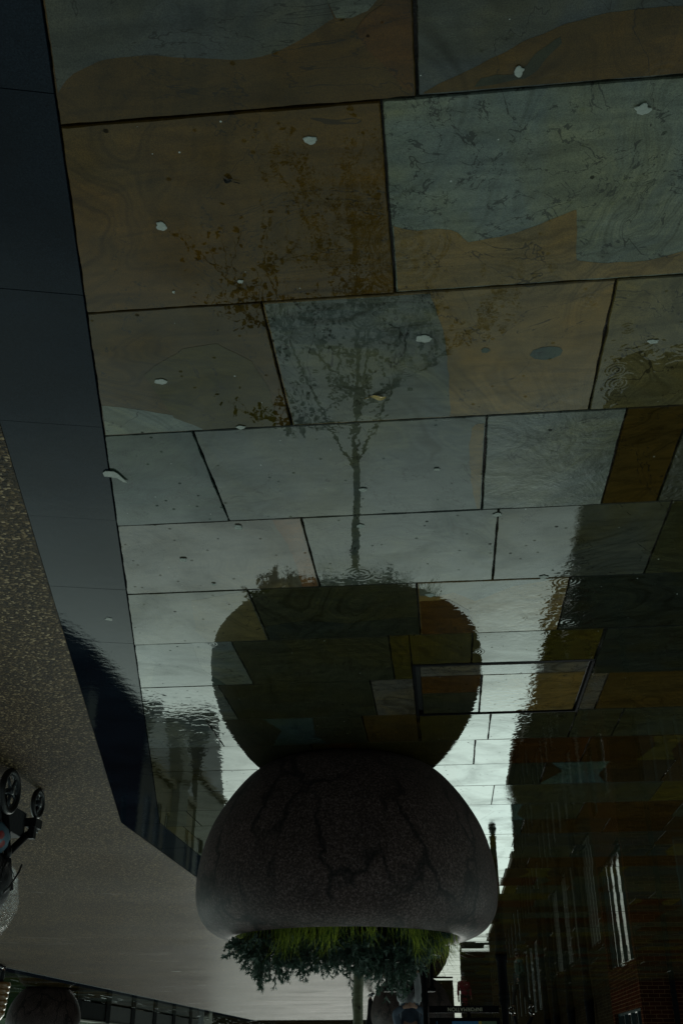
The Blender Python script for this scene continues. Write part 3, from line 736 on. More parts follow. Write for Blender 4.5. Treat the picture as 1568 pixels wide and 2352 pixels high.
# low conifer shrubs round the tree
def shrub(x, y, z, w, h, label, seed, tilt=(0, 0)):
    rd = random.Random(seed); t = empty('conifer_shrub', (x, y, z)); tag(t, label, 'shrub', 'low conifer shrubs in the planter')
    st = MB(); lf = MB()
    for i in range(150):
        az = rd.uniform(0, 6.28); out = rd.uniform(.05, 1)**.6
        end = Vector((math.cos(az)*w*out+tilt[0], math.sin(az)*w*out+tilt[1], h*(1.05-out*.62)*rd.uniform(.55, 1.1)))
        s0 = Vector((math.cos(az)*.04, math.sin(az)*.04, 0)); mid = s0.lerp(end, .5)+Vector((0, 0, h*.15))
        pts = [s0, mid, end]
        st.tube(pts, [.004, .003, .001], 3)
        for k in range(26):
            f_ = .25+.75*rd.random(); p = s0.lerp(mid, f_*2) if f_ < .5 else mid.lerp(end, f_*2-1)
            d_ = ((end-mid).normalized()*.8+Vector((rd.gauss(0, .6), rd.gauss(0, .6), rd.gauss(.1, .5)))).normalized(); s = d_.cross(Vector((rd.gauss(0, 1), rd.gauss(0, 1), rd.gauss(0, 1)))).normalized()
            l_ = rd.uniform(.018, .04); ww = rd.uniform(.003, .0055)
            lf.face([p-s*ww*.4, p+d_*l_*.5-s*ww, p+d_*l_, p+d_*l_*.5+s*ww, p+s*ww*.4])
            for sg in (1, -1):
                d2 = (d_+s*sg*.9).normalized(); b0 = p+d_*l_*.35
                lf.face([b0, b0+d2*l_*.3+d_*ww*.7, b0+d2*l_*.6, b0+d2*l_*.3-d_*ww*.7])
    st.build('stems', M['twig'], t); lf.build('foliage', M['conifer'], t)
for i, (lat, f_, w_, h_, lab) in enumerate(((.36, 5.40, .24, .37, 'dark conifer shrub at the photo left side of the planter'), (.15, 5.50, .26, .33, 'dark conifer shrub between the leftmost shrub and the trunk'), (-.07, 5.42, .22, .32, 'dark conifer shrub directly against the trunk in the planter'),
        (-.26, 5.52, .24, .40, 'dark drooping conifer shrub just right of the trunk in the photo'), (-.40, 5.40, .16, .20, 'smallest conifer shrub, tucked behind the brightest grass'))):
    X_, Y_ = cam_to_world(lat, f_); shrub(X_, Y_, .80, w_, h_, lab, 40+i)
# ornamental grass round the rim
gb = MB(); rd = random.Random(9)
for i in range(1500):
    az = rd.uniform(math.pi*1.0, math.pi*2.0) if rd.random() < .8 else rd.uniform(0, 6.28)
    cl = noise.noise(Vector((az*3.2, 0, 1)))
    if cl < 0 and rd.random() < .8: continue
    r = rd.uniform(.50, .585); x = PX+r*math.cos(az); y = PY+r*math.sin(az)
    od = Vector((math.cos(az+rd.gauss(0, .9)), math.sin(az+rd.gauss(0, .9)), 0)); ln = rd.uniform(.05, .16)*(1.25 if cl > .1 else .8)
    wd = rd.uniform(.0011, .0022); side = Vector((-od.y, od.x, 0)).normalized(); pr = None
    lean = rd.uniform(.25, 1.0); n = 5
    for k in range(n+1):
        f_ = k/n; p = Vector((x, y, .835))+od*ln*lean*f_*f_*.85+Vector((0, 0, (ln+.05)*(f_-.30*lean*f_*f_*f_)))
        wk = wd*(1-f_)**.6+.0001
        cu = (p-side*wk, p+side*wk)
        if pr: gb.face([pr[0], pr[1], cu[1], cu[0]])
        pr = cu
tag(gb.build('grass', M['blade']), 'bright green grass blades spilling over the planter rim', kind='stuff')

# ------------------------------------------------------------------ buildings
def wall_face(mb, o, du, width, z0, z1, wins, depth=.16):
    """a wall plane with real openings; o origin (x,y), du unit direction; outward normal = du rotated -90deg. wins: (u0,u1,za,zb)"""
    us = sorted({0, width, *[w[0] for w in wins], *[w[1] for w in wins]}); zs = sorted({z0, z1, *[w[2] for w in wins], *[w[3] for w in wins]})
    n = Vector((du[1], -du[0]))
    def P(u, z, d=0): return (o[0]+du[0]*u-n.x*d, o[1]+du[1]*u-n.y*d, z)
    for a, b_ in zip(us, us[1:]):
        for c, e in zip(zs, zs[1:]):
            cu, cz = (a+b_)/2, (c+e)/2
            if any(w[0] < cu < w[1] and w[2] < cz < w[3] for w in wins): continue
            mb.face([P(a, c), P(b_, c), P(b_, e), P(a, e)])
    for (u0, u1, za, zb) in wins:
        mb.face([P(u0, za), P(u1, za), P(u1, za, depth), P(u0, za, depth)]); mb.face([P(u0, zb, depth), P(u1, zb, depth), P(u1, zb), P(u0, zb)])
        mb.face([P(u0, za, depth), P(u0, zb, depth), P(u0, zb), P(u0, za)]); mb.face([P(u1, za), P(u1, zb), P(u1, zb, depth), P(u1, za, depth)])
    return P
def obox(mb, P, u0, u1, z0, z1, d0, d1):
    """box in wall coordinates"""
    q = [P(u0, z0, d0), P(u1, z0, d0), P(u1, z0, d1), P(u0, z0, d1), P(u0, z1, d0), P(u1, z1, d0), P(u1, z1, d1), P(u0, z1, d1)]
    for f in ((0,3,2,1),(4,5,6,7),(0,1,5,4),(1,2,6,5),(2,3,7,6),(3,0,4,7)): mb.face([q[k] for k in f])
def window(par, P, w, mat_f, glass, nv=1, nh=1, depth=.16):
    u0, u1, za, zb = w; fr = MB(); t = .05; d0, d1 = depth-.08, depth-.02
    obox(fr, P, u0+.001, u0+t, za+.001, zb-.001, d0, d1); obox(fr, P, u1-t, u1-.001, za+.001, zb-.001, d0, d1)
    obox(fr, P, u0+t, u1-t, za+.001, za+t, d0, d1); obox(fr, P, u0+t, u1-t, zb-t, zb-.001, d0, d1)
    for k in range(1, nv+1):
        u = u0+(u1-u0)*k/(nv+1); obox(fr, P, u-.03, u+.03, za+t, zb-t, d0+.004, d1-.004)
    for k in range(1, nh+1):
        z = za+(zb-za)*k/(nh+1); obox(fr, P, u0+t, u1-t, z-.02, z+.02, d0+.008, d1-.008)
    f = fr.build('window', mat_f, par)
    g = MB(); g.face([P(u0+.01, za+.01, depth-.03), P(u1-.01, za+.01, depth-.03), P(u1-.01, zb-.01, depth-.03), P(u0+.01, zb-.01, depth-.03)])
    g.build('pane', glass, f)
def block(name, label, x0, x1, y0, y1, h, wallm, face_wins, front_wins=(), roof='flat', frame='frame', glass='glass', nv=1, nh=1, side='right', cornice=True, lining=True):
    """building block; side = which long face carries windows ('right' = +x face, 'left' = -x face); front = -y face"""
    b = empty(name, (0, 0, 0)); tag(b, label, 'building')
    mb = MB()
    def W(o, du, wd, wins):
        P = wall_face(mb, o, du, wd, -.04, h, wins); return P
    # front (-y): direction +x, outward normal (0,-1)
    Pf = W((x0, y0), (1, 0), x1-x0, list(front_wins))
    Pr = W((x1, y0), (0, 1), y1-y0, list(face_wins) if side == 'right' else [])
    Pb = W((x1, y1), (-1, 0), x1-x0, [])
    Pl = W((x0, y1), (0, -1), y1-y0, list(face_wins) if side == 'left' else [])
    if roof == 'flat': mb.face([(x0, y0, h-.15), (x1, y0, h-.15), (x1, y1, h-.15), (x0, y1, h-.15)])
    mb.build('wall', wallm, b)
    Ps = Pr if side == 'right' else Pl
    for i, w_ in enumerate(face_wins): window(b, Ps, w_, M[frame], M[('glass' if i % 3 else 'glass_dull') if glass == 'mix' else glass], nv, nh)
    for w_ in front_wins: window(b, Pf, w_, M[frame], M['glass_dull'], nv, nh)
    if cornice:
        c = MB(); obox(c, Ps, -.1, y1-y0+.1, h-.35, h+.02, -.22, -.003)
        obox(c, Pf, 0, x1-x0, h-.35, h+.015, -.2, -.003); c.build('cornice', M['sand'] if wallm is not M['brick'] else M['slate'], b)
    if roof == 'gable':   # ridge along y
        rf = MB(); xm = (x0+x1)/2; rh = (x1-x0)*.38
        for (xa, xb) in ((x0-.25, xm), (x1+.25, xm)):
            q = [(xa, y0-.2, h-.05), (xa, y1+.2, h-.05), (xb, y1+.2, h+rh), (xb, y0-.2, h+rh)]
            rf.face(q if xa > xb else q[::-1])
        for yy in (y0, y1): rf.face([(x0, yy, h), (x1, yy, h), (xm, yy, h+rh)])
        rf.build('roof', M['slate'], b)
    if roof == 'cross':   # gables facing the street
        rf = MB(); n = max(1, round((y1-y0)/6)); st = (y1-y0)/n
        for k in range(n):
            ya, yb = y0+k*st, y0+(k+1)*st; ym = (ya+yb)/2
            for xx in (x0, x1): rf.face([(xx, ya, h), (xx, yb, h), (xx, ym, h+st*.62)])
            rf.face([(x0, ya, h), (x1, ya, h), (x1, ym, h+st*.62), (x0, ym, h+st*.62)][::-1]); rf.face([(x0, yb, h), (x1, yb, h), (x1, ym, h+st*.62), (x0, ym, h+st*.62)])
        rf.build('roof', M['slate'], b)
    return b, Ps, Pf
def grid(u0, u1, n, w_, rows):
    out = []; st = (u1-u0)/n
    for k in range(n):
        c = u0+st*(k+.5)
        for (za, zb) in rows: out.append((c-w_/2, c+w_/2, za, zb))
    return out
# photo right side (to the left when the picture is turned upright)
b, Ps, Pf = block('brick_building', 'dark red brick corner building with teal framed windows at lower right of the photo', -9.0, -3.9, 23.0, 27.2, 9.6, M['brick'],
      [(.25, 3.9, .45, 2.9)]+grid(.3, 4.0, 2, 1.0, [(4.0, 5.6), (6.3, 7.8)]), [(2.6, 4.0, 1.2, 2.9), (1.0, 2.2, 4.0, 5.6), (3.2, 4.4, 4.0, 5.6)], frame='teal', nv=3, nh=0)
dp = MB(); dp.tube([(-4.55, 22.93, 0), (-4.55, 22.93, 9.2)], .055, 10); dp.build('drainpipe', M['black'], b)
block('tower_block', 'tall dark brown block rising behind the brick corner building', -24, -6.75, 27.45, 44, 19.2, M['brick_brown'], [], grid(.8, 16.4, 7, 1.1, [(9.6, 11.4), (12.6, 14.4), (15.6, 17.4)]), glass='glass_dull', cornice=True)
b, Ps, Pf = block('arcade_building', 'dark brown brick building with tall many mullioned windows along the square', -6.74, -3.95, 27.22, 44.0, 11.2, M['brick_brown'],
      grid(.5, 16.5, 5, 2.4, [(1.3, 4.0)])+grid(.5, 16.5, 8, 1.1, [(5.2, 6.9), (8.0, 9.6)]), glass='mix', frame='cream', nv=3, nh=0)
b2, _, _ = block('far_brick_building', 'furthest dark brick building with pale shopfront pilasters along the square', -14, -4.0, 44.3, 58, 12.4, M['brick_brown'],
      grid(.5, 13, 4, 2.2, [(.6, 3.4)])+grid(.5, 13, 6, 1.1, [(4.6, 6.4), (7.6, 9.2), (9.9, 11.2)]), glass='mix', frame='white', nv=1, nh=2)
block('end_building', 'long low brick building closing the far right end of the square', -14, -4.1, 58.3, 104, 8.9, M['brick_brown'], grid(1, 44, 12, 1.8, [(.8, 3.2), (4.4, 6.2)]), glass='mix', frame='white', nv=1, nh=1)
# black posts of an arcade in front of the mullioned windows
for i, (yy, lab) in enumerate(((30.5, 'black iron arcade column nearest the brick corner'), (35.2, 'second black arcade column along the dark brown building'), (39.9, 'third black arcade column along the dark brown building'), (43.9, 'last black arcade column, by the far brick building'))):
    c = MB(); c.lathe([(0, 0), (.13, 0), (.13, .1), (.12, .16), (.11, .5), (.10, .6), (.095, 4.5), (.12, 4.6), (.15, 4.7), (.15, 4.82), (0, 4.82)], 16)
    tag(c.build('arcade_column', M['black'], loc=(-3.78, yy, 0), smooth=False), lab, 'column', 'iron columns before the dark brown building')
# photo left side (right when upright): far terrace
block('dark_red_tower', 'deep red brick block with plain walls, nearest of the far terrace', 15, 24, 40, 49.5, 14.6, M['brick_deep'], grid(.8, 9.0, 3, .9, [(4, 6), (8, 10)]), grid(.6, 8.4, 3, 1.0, [(4, 6), (8, 10)]), side='left', roof='gable', glass='glass_dull')
for i, (xx, w_) in enumerate(((14.9, .6),)):
    pb = MB(); pb.box((14.55, 39.5, 0), (14.99, 40.6, 12.5)); tag(pb.build('stone_pier', M['cream']), 'pale grey stone pier at the corner of the deep red block', 'pier')
block('gabled_hall', 'olive stone hall with pointed gables and white windows, middle of the far terrace', 15.1, 24, 50, 61.5, 12.6, M['sand'], grid(.4, 11, 5, 1.3, [(1, 3.6), (4.8, 7.2), (8.4, 10.8)]), side='left', roof='cross', frame='white', nv=1, nh=2)
block('cream_house', 'cream rendered house with white bay windows, far end of the terrace', 15.0, 24, 61.8, 70, 14.6, M['cream'], grid(.4, 7.8, 3, 1.5, [(1, 3.6), (4.8, 7.4), (8.4, 10.8)]), side='left', roof='cross', frame='frame', nv=2, nh=1)
sp = MB(); sp.lathe([(0, 0), (1.1, 0), (1.1, 12.6), (1.3, 12.7), (1.3, 13.1), (.05, 17.0), (0, 17.1)], 8)
tag(sp.build('spire', M['cream'], loc=(15.5, 57.2, 0)), 'small pointed pale turret rising over the gabled hall', 'spire')
block('distant_block', 'long low dark block far off, photo right of the sky gap', -30, -2.3, 175, 190, 15.0, M['brick_brown'], [], grid(1, 25, 9, 1.6, [(1, 3.4), (5, 7)]), glass='glass_dull', cornice=False)
block('distant_hall', 'wide dark hall far off beyond the tarmac, photo left of the sky gap', -.9, 62, 178, 190, 10.5, M['brick_brown'], [], grid(1, 60, 20, 1.6, [(1, 3.4), (5, 7)]), glass='glass_dull', cornice=False)

# ------------------------------------------------------------------ low wall with stone panels beyond the road
lw = empty('low_wall', (9.6, 28, 0)); tag(lw, 'low garden wall of square grey stone panels between black posts beyond the tarmac', 'wall')
for k in range(6):
    y0 = k*2.55
    p = MB(); p.box((0, y0+.4, .03), (.3, y0+2.55, .46)); p.build('stone_panel', simple('panel_stone', (.075, .072, .064), .6, vscale=4) if k else M['frame'], lw)
    q = MB(); q.box((-.02, y0, 0), (.34, y0+.399, .50)); q.build('post', M['black'], lw)
    c_ = MB(); c_.box((-.03, y0+.4, .461), (.33, y0+2.55, .49)); c_.build('coping', M['cream'], lw)
lm = MB(); lm.face([(9.95, 28, .46), (14.4, 28, .46), (14.4, 43, .46), (9.95, 43, .46)])
lm.box((9.93, 27.6, -.02), (14.4, 27.99, .46)); tag(lm.build('lawn', M['lawn']), kind='structure', label='strip of green lawn behind the low wall')
bl = MB(); bl.lathe([(0, 0), (.10, 0), (.10, .9), (.085, .96), (.04, 1.0), (0, 1.01)], 20)
tag(bl.build('bollard', M['white'], loc=(9.1, 40.5, 0)), 'pale round bollard past the end of the low wall', 'bollard')

# ------------------------------------------------------------------ information board
SX0, SY0 = cam_to_world(-2.45, 16.7); SX1, SY1 = cam_to_world(-1.26, 16.75)
ang = math.atan2(SY1-SY0, SX1-SX0); wid = math.hypot(SX1-SX0, SY1-SY0)
ib = empty('information_board', (SX0, SY0, 0), ang); tag(ib, 'black framed information board with a blue map panel on two iron posts', 'information board')
for xx in (0, wid):
    p = MB(); big = xx == 0
    k = .6 if big else .42
    p.lathe([(0, 0), (.15*k, 0), (.155*k, .05), (.13*k, .09), (.118*k, .14), (.112*k, .52), (.135*k, .55), (.135*k, .58), (.115*k, .60), (.13*k, .63), (.13*k, .66), (.10*k, .69), (.085*k, .76), (.082*k, 1.72), (.10*k, 1.74), (.10*k, 1.77), (.05*k, 1.79), (.09*k, 1.84), (.105*k, 1.90), (.09*k, 1.96), (.03*k, 2.0), (0, 2.0)], 24)
    p.build('post', M['black'], ib, smooth=True, loc=(xx, 0, 0))
fr = MB(); fr.box((.087, -.03, .705), (wid-.055, .03, .80)); fr.build('header_rail', M['black'], ib)
fr = MB()
for (a, b_) in (((.087, -.04, .865), (wid-.055, .04, .90)), ((.087, -.04, 1.66), (wid-.055, .04, 1.70)), ((.087, -.04, .90), (.12, .04, 1.66)), ((wid-.09, -.04, .90), (wid-.055, .04, 1.66)), ((.52, -.02, .80), (.57, .02, .865))): fr.box(a, b_)
fr.build('frame', M['black'], ib)
M['blue'] = simple('blue_print', (.01, .13, .30), .25, var=.2, vscale=30, coat=.6)
M['yel'] = simple('yellow_print', (.42, .30, .02), .3, coat=.6)
M['greenp'] = simple('green_photo_print', (.06, .11, .05), .3, var=.9, vscale=40, coat=.6)
ps = MB(); ps.box((.12, -.012, .90), (wid-.09, .012, 1.66)); pn = ps.build('map_panel', M['frame'], ib)
for nm, mt, a, b_ in (('photo_print', 'greenp', .135, .36), ('yellow_stripe', 'yel', .363, .405), ('map_print', 'blue', .408, .80), ('side_print', 'frame', .81, wid-.1)):
    q = MB(); q.box((a, -.0165, .912), (b_, -.0125, 1.64)); q.build(nm, M[mt], pn)
q = MB(); q.box((1.02, -.020, .912), (1.03, -.0168, 1.6)); q.build('blue_line', M['blue'], pn)
fc = bpy.data.curves.new('lettering', 'FONT'); fc.body = 'INFORMATION'; fc.size = .072; fc.align_x = 'CENTER'; fc.align_y = 'CENTER'; fc.extrude = .002; fc.offset = -.0006; fc.space_character = 1.08
fo = bpy.data.objects.new('lettering', fc); COL.objects.link(fo); fo.parent = ib; fo.location = (.60, -.0325, .752); fo.rotation_euler = (math.pi/2, 0, 0)
dg = bpy.context.evaluated_depsgraph_get(); dg.update()
lme = bpy.data.meshes.new_from_object(fo.evaluated_get(dg)); lme.materials.clear(); lme.materials.append(simple('letter_gold', (.75, .68, .5), .4))
lo = bpy.data.objects.new('lettering', lme); COL.objects.link(lo); lo.parent = ib; lo.location = fo.location; lo.rotation_euler = fo.rotation_euler
bpy.data.objects.remove(fo); lo.name = 'lettering'

# ------------------------------------------------------------------ people (skin modifier, baked to meshes)
def skin(name, joints, edges, mat, parent, sub=2, root=0):
    me = bpy.data.meshes.new(name); me.from_pydata([j[0] for j in joints], edges, [])
    o = bpy.data.objects.new(name+'_tmp', me); COL.objects.link(o)
    o.modifiers.new('s', 'SKIN'); o.modifiers[0].use_smooth_shade = True
    for i, j in enumerate(joints):
        sv = me.skin_vertices[0].data[i]; r = j[1]; sv.radius = (r, r) if not hasattr(r, '__len__') else r; sv.use_root = (i == root)
    mo = o.modifiers.new('u', 'SUBSURF'); mo.levels = sub; mo.render_levels = sub
    dg = bpy.context.evaluated_depsgraph_get(); dg.update()
    nm = bpy.data.meshes.new_from_object(o.evaluated_get(dg)); nm.name = name
    bpy.data.objects.remove(o); nm.materials.clear(); nm.materials.append(mat)
    for p in nm.polygons: p.use_smooth = True
    q = bpy.data.objects.new(name, nm); COL.objects.link(q); q.parent = parent
    return q
def ellipsoid(mb, c, r, n=16, m_=10, cut=-2):
    prof = []
    for k in range(m_+1):
        a = -math.pi/2+math.pi*k/m_; prof.append((math.cos(a), math.sin(a)))
    i0 = len(mb.v)
    for (rr, z) in prof:
        for j in range(n):
            an = 2*math.pi*j/n; mb.v.append((c[0]+r[0]*rr*math.cos(an), c[1]+r[1]*rr*math.sin(an), c[2]+r[2]*z))
    for k in range(m_):
        for j in range(n):
            a0 = i0+k*n+j; a1 = i0+k*n+(j+1) % n; mb.f.append((a0, a1, a1+n, a0+n)); mb.c.append((1,1,1)); mb.r.append(0)
def person(name, loc, rz, label, pose, s, mats, coat_len=.0, sit=False):
    """faces -y locally. s = height scale for a 1.72 m adult. mats: coat, trousers, shoes"""
    t = empty(name, loc, rz); tag(t, label, 'person')
    J = {k: Vector(v)*s for k, v in pose.items()}
    # body: head, neck, torso, arms, hands, legs in one skin
    names = ['pelvis', 'spine', 'chest', 'neck', 'head0', 'head1', 'sl', 'el', 'wl', 'pl', 'sr', 'er', 'wr', 'pr', 'hl', 'kl', 'al', 'hr', 'kr', 'ar']
    rad = dict(pelvis=(.13, .10), spine=(.12, .09), chest=(.14, .10), neck=.052, head0=(.068, .08), head1=(.07, .088), sl=.055, el=.04, wl=.027, pl=(.036, .016), sr=.055, er=.04, wr=.027, pr=(.036, .016), hl=.085, kl=.056, al=.04, hr=.085, kr=.056, ar=.04)
    ed = [(0,1),(1,2),(2,3),(3,4),(4,5),(2,6),(6,7),(7,8),(8,9),(2,10),(10,11),(11,12),(12,13),(0,14),(14,15),(15,16),(0,17),(17,18),(18,19)]
    jj = [(J[n], tuple(x*s for x in rad[n]) if hasattr(rad[n], '__len__') else rad[n]*s) for n in names]
    # fingers
    for hd, pm, sg in (('wl', 'pl', 1), ('wr', 'pr', -1)):
        ip = names.index(pm) if False else (9 if pm == 'pl' else 13); d_ = (J[pm]-J[hd]).normalized(); side = d_.cross(Vector((0, 1, 0)));
        if side.length < .1: side = d_.cross(Vector((1, 0, 0)))
        side.normalize(); crl = side.cross(d_).normalized()
        for k, (off, ln) in enumerate(((-.026, .062), (-.009, .072), (.009, .068), (.026, .052))):
            b0 = J[pm]+side*off*s+d_*.012*s; a = len(jj)
            jj.append((b0+d_*.012*s, .0095*s)); jj.append((b0+d_*ln*.55*s+crl*.004*s, .0085*s)); jj.append((b0+d_*ln*.95*s+crl*.02*s, .007*s))
            ed += [(ip, a), (a, a+1), (a+1, a+2)]
        a = len(jj); iw = 8 if pm == 'pl' else 12
        jj.append((J[hd]+d_*.03*s+side*.035*sg*s, .011*s)); jj.append((J[hd]+d_*.065*s+side*.05*sg*s+crl*.01*s, .009*s)); ed += [(ip, a), (a, a+1)]
    skin('body', jj, ed, M['skin'], t)
    hd = J['head1']; fz = MB(); F_ = Vector((0, -1, 0))
    fz.tube([hd+Vector((0, -.085, -.005))*s, hd+Vector((0, -.108, -.035))*s, hd+Vector((0, -.088, -.045))*s], [.008*s, .013*s, .008*s], 6); fz.build('nose', M['skin'], t, smooth=True)
    for sg in (1, -1):
        e = MB(); ellipsoid(e, hd+Vector((sg*.03, -.082, .0))*s, (.012*s, .008*s, .007*s), 10, 6); e.build('eye', M['white'], t, smooth=True)
        e = MB(); ellipsoid(e, hd+Vector((sg*.078, .005, -.015))*s, (.012*s, .02*s, .032*s), 10, 6); e.build('ear', M['skin'], t, smooth=True)
    e = MB(); ellipsoid(e, hd+Vector((0, -.082, -.065))*s, (.024*s, .008*s, .006*s), 10, 6); e.build('mouth', simple('lips', (.25, .09, .07), .5), t, smooth=True)
    h_ = MB(); ellipsoid(h_, hd+Vector((0, .014, .028))*s, (.088*s, .098*s, .098*s), 20, 12); h_.build('hair', M['hair'], t, smooth=True)
    # coat
    cr = dict(pelvis=(.165, .125), spine=(.155, .12), chest=(.165, .125), neck=.06, sl=.078, el=.062, wl=.045)
    c = [(J['pelvis']+Vector((0, 0, -coat_len))*s, (.175*s, .14*s)), (J['pelvis'], (.165*s, .128*s)), (J['spine'], (.155*s, .12*s)), (J['chest'], (.165*s, .125*s)), (J['neck'], .062*s),
         (J['sl'], .078*s), (J['el'], .060*s), (J['wl'], .043*s), (J['sr'], .078*s), (J['er'], .060*s), (J['wr'], .043*s)]
    ce = [(1,2),(2,3),(3,4),(3,5),(5,6),(6,7),(3,8),(8,9),(9,10)]
    if coat_len > 0: ce.insert(0, (0, 1))
    else: c[0] = (c[0][0]+Vector((0, 0, -.03))*s, c[0][1]); ce.insert(0, (0, 1))
    skin('coat', c, ce, mats[0], t, root=2)
    # trousers
    tr = [(J['pelvis'], (.145*s, .115*s)), (J['hl'], .098*s), ((J['hl']+J['kl'])/2, .088*s), (J['kl'], .070*s), ((J['kl']+J['al'])/2, .062*s), (J['al']+Vector((0, 0, .03))*s, .055*s),
          (J['hr'], .098*s), ((J['hr']+J['kr'])/2, .088*s), (J['kr'], .070*s), ((J['kr']+J['ar'])/2, .062*s), (J['ar']+Vector((0, 0, .03))*s, .055*s)]
    skin('trousers', tr, [(0,1),(1,2),(2,3),(3,4),(4,5),(0,6),(6,7),(7,8),(8,9),(9,10)], mats[1], t)
    for an, toe in (('al', 'tl'), ('ar', 'tr')):
        a = J[an]; to = J[toe]; hl_ = a+(a-to).normalized()*.04*s
        a_l = Vector((a.x, a.y, max(.045*s, a.z-.05*s)))
        skin('shoe', [(a+Vector((0, 0, .01))*s, .045*s), (Vector((hl_.x, hl_.y, a_l.z)), (.042*s, .042*s)), (a_l.lerp(to, .55), (.048*s, .038*s)), (to, (.042*s, .028*s))], [(0, 1), (0, 2), (2, 3)], mats[2], t, sub=2)
    return t
STAND = dict(pelvis=(0,0,.95), spine=(0,.01,1.12), chest=(0,.01,1.32), neck=(0,.0,1.48), head0=(0,-.01,1.56), head1=(0,-.015,1.635), sl=(.19,.01,1.40), el=(.25,.03,1.12), wl=(.26,-.05,.88), pl=(.26,-.07,.80),
    sr=(-.19,.01,1.40), er=(-.25,.03,1.12), wr=(-.26,-.05,.88), pr=(-.26,-.07,.80), hl=(.095,0,.92), kl=(.11,-.02,.50), al=(.12,.02,.09), tl=(.14,-.13,.032), hr=(-.095,0,.92), kr=(-.11,-.02,.50), ar=(-.12,.02,.09), tr=(-.14,-.13,.032))
WALK = dict(STAND); WALK.update(hl=(.10,-.02,.92), kl=(.12,-.16,.52), al=(.12,-.24,.10), tl=(.13,-.40,.04), hr=(-.10,.02,.92), kr=(-.12,.06,.50), ar=(-.12,.30,.13), tr=(-.13,.17,.035), wl=(.26,.12,.90), pl=(.26,.15,.82), wr=(-.26,-.16,.92), pr=(-.26,-.2,.85))
WIDE = dict(STAND); WIDE.update(hl=(.11,0,.92), kl=(.17,-.06,.50), al=(.21,.0,.09), tl=(.26,-.14,.032), hr=(-.11,0,.92), kr=(-.17,-.02,.50), ar=(-.20,.02,.09), tr=(-.24,-.12,.032))
SIT = dict(pelvis=(0,.38,.50), spine=(0,.33,.68), chest=(0,.20,.90), neck=(0,.08,1.03), head0=(0,.02,1.10), head1=(0,-.03,1.165), sl=(.18,.18,.97), el=(.25,.02,.74), wl=(.10,-.10,.66), pl=(.04,-.13,.65),
    sr=(-.18,.18,.97), er=(-.25,.02,.74), wr=(-.10,-.10,.66), pr=(-.04,-.14,.64), hl=(.10,.34,.50), kl=(.15,-.04,.53), al=(.10,.0,.10), tl=(.12,-.15,.032), hr=(-.10,.34,.50), kr=(-.15,-.04,.53), ar=(-.12,.0,.10), tr=(-.15,-.15,.032))
cl = lambda n, c, **k: simple(n, c, .75, bump=.004, bscale=35, **k)
M['navy'] = cl('navy_fleece', (.05, .068, .10)); M['greytr'] = cl('pale_grey_trousers', (.34, .33, .34)); M['blackc'] = cl('black_cloth', (.006, .006, .008)); M['trainer'] = simple('pale_trainer', (.35, .33, .31), .5)
M['red'] = cl('red_coat', (.35, .02, .05)); M['green'] = cl('green_coat', (.02, .06, .045)); M['boot'] = simple('dark_boot', (.012, .008, .012), .3, coat=.5)
x_, y_ = cam_to_world(-1.12, 18.2)
person('person', (x_, y_, 0), -YAW+.05, 'seated person leaning forward in navy top, pale grey trousers and white trainers', SIT, 1.0, (M['navy'], M['greytr'], M['trainer']), .10)
st = empty('stool', (x_, y_, 0), -YAW); tag(st, 'plain black backless bench under the seated person', 'bench')
q = MB(); q.box((-.45, .22, .36), (.40, .58, .41)); q.build('seat', M['black'], st)
for sx in (-.40, .35):
    q = MB(); q.box((sx-.025, .25, 0), (sx+.025, .55, .359)); q.build('leg', M['black'], st)
x_, y_ = cam_to_world(-.49, 26.0)
person('person', (x_, y_, 0), -YAW-.3, 'standing person in black trousers and boots, legs apart behind the tree trunk', WIDE, 1.03, (M['blackc'], M['blackc'], M['boot']), .1)
x_, y_ = cam_to_world(5.72, 18.5)
pt = person('person', (x_, y_, 0), 1.2, 'small child in a tan quilted coat and dark boots at the tarmac edge', STAND, .62, (simple('tan_quilt', (.17, .085, .028), .5, coat=.3), M['blackc'], M['boot']), .30)
# quilted coat shell of the child: puffed rings
qm = MB(); pr_ = []
zz = .27
for k in range(6):
    r_ = .185-.008*k
    for a in range(5): pr_.append((r_+.022*math.sin(math.pi*a/4.0), zz+.085*a/4.0))
    zz += .085
qm.lathe([(0, .28)]+pr_+[(.07, .86), (0, .87)], 28); qs = qm.build('quilted_shell', simple('tan_quilt_shell', (.20, .10, .032), .42, coat=.4, var=.35, vscale=9, bump=.01, bscale=14), pt, smooth=True); qs.scale = (1, .8, 1)
x_, y_ = cam_to_world(-5.75, 35.5)
person('person', (x_, y_, 0), 1.2, 'distant person in green coat and black trousers walking by the far shops', WALK, 1.0, (M['green'], M['blackc'], M['boot']), .25)
x_, y_ = cam_to_world(-5.0, 45)
person('person', (x_, y_, 0), -.2, 'far person in a red coat seen as a reflection in the wet paving', STAND, 1.0, (M['red'], M['blackc'], M['boot']), .35)

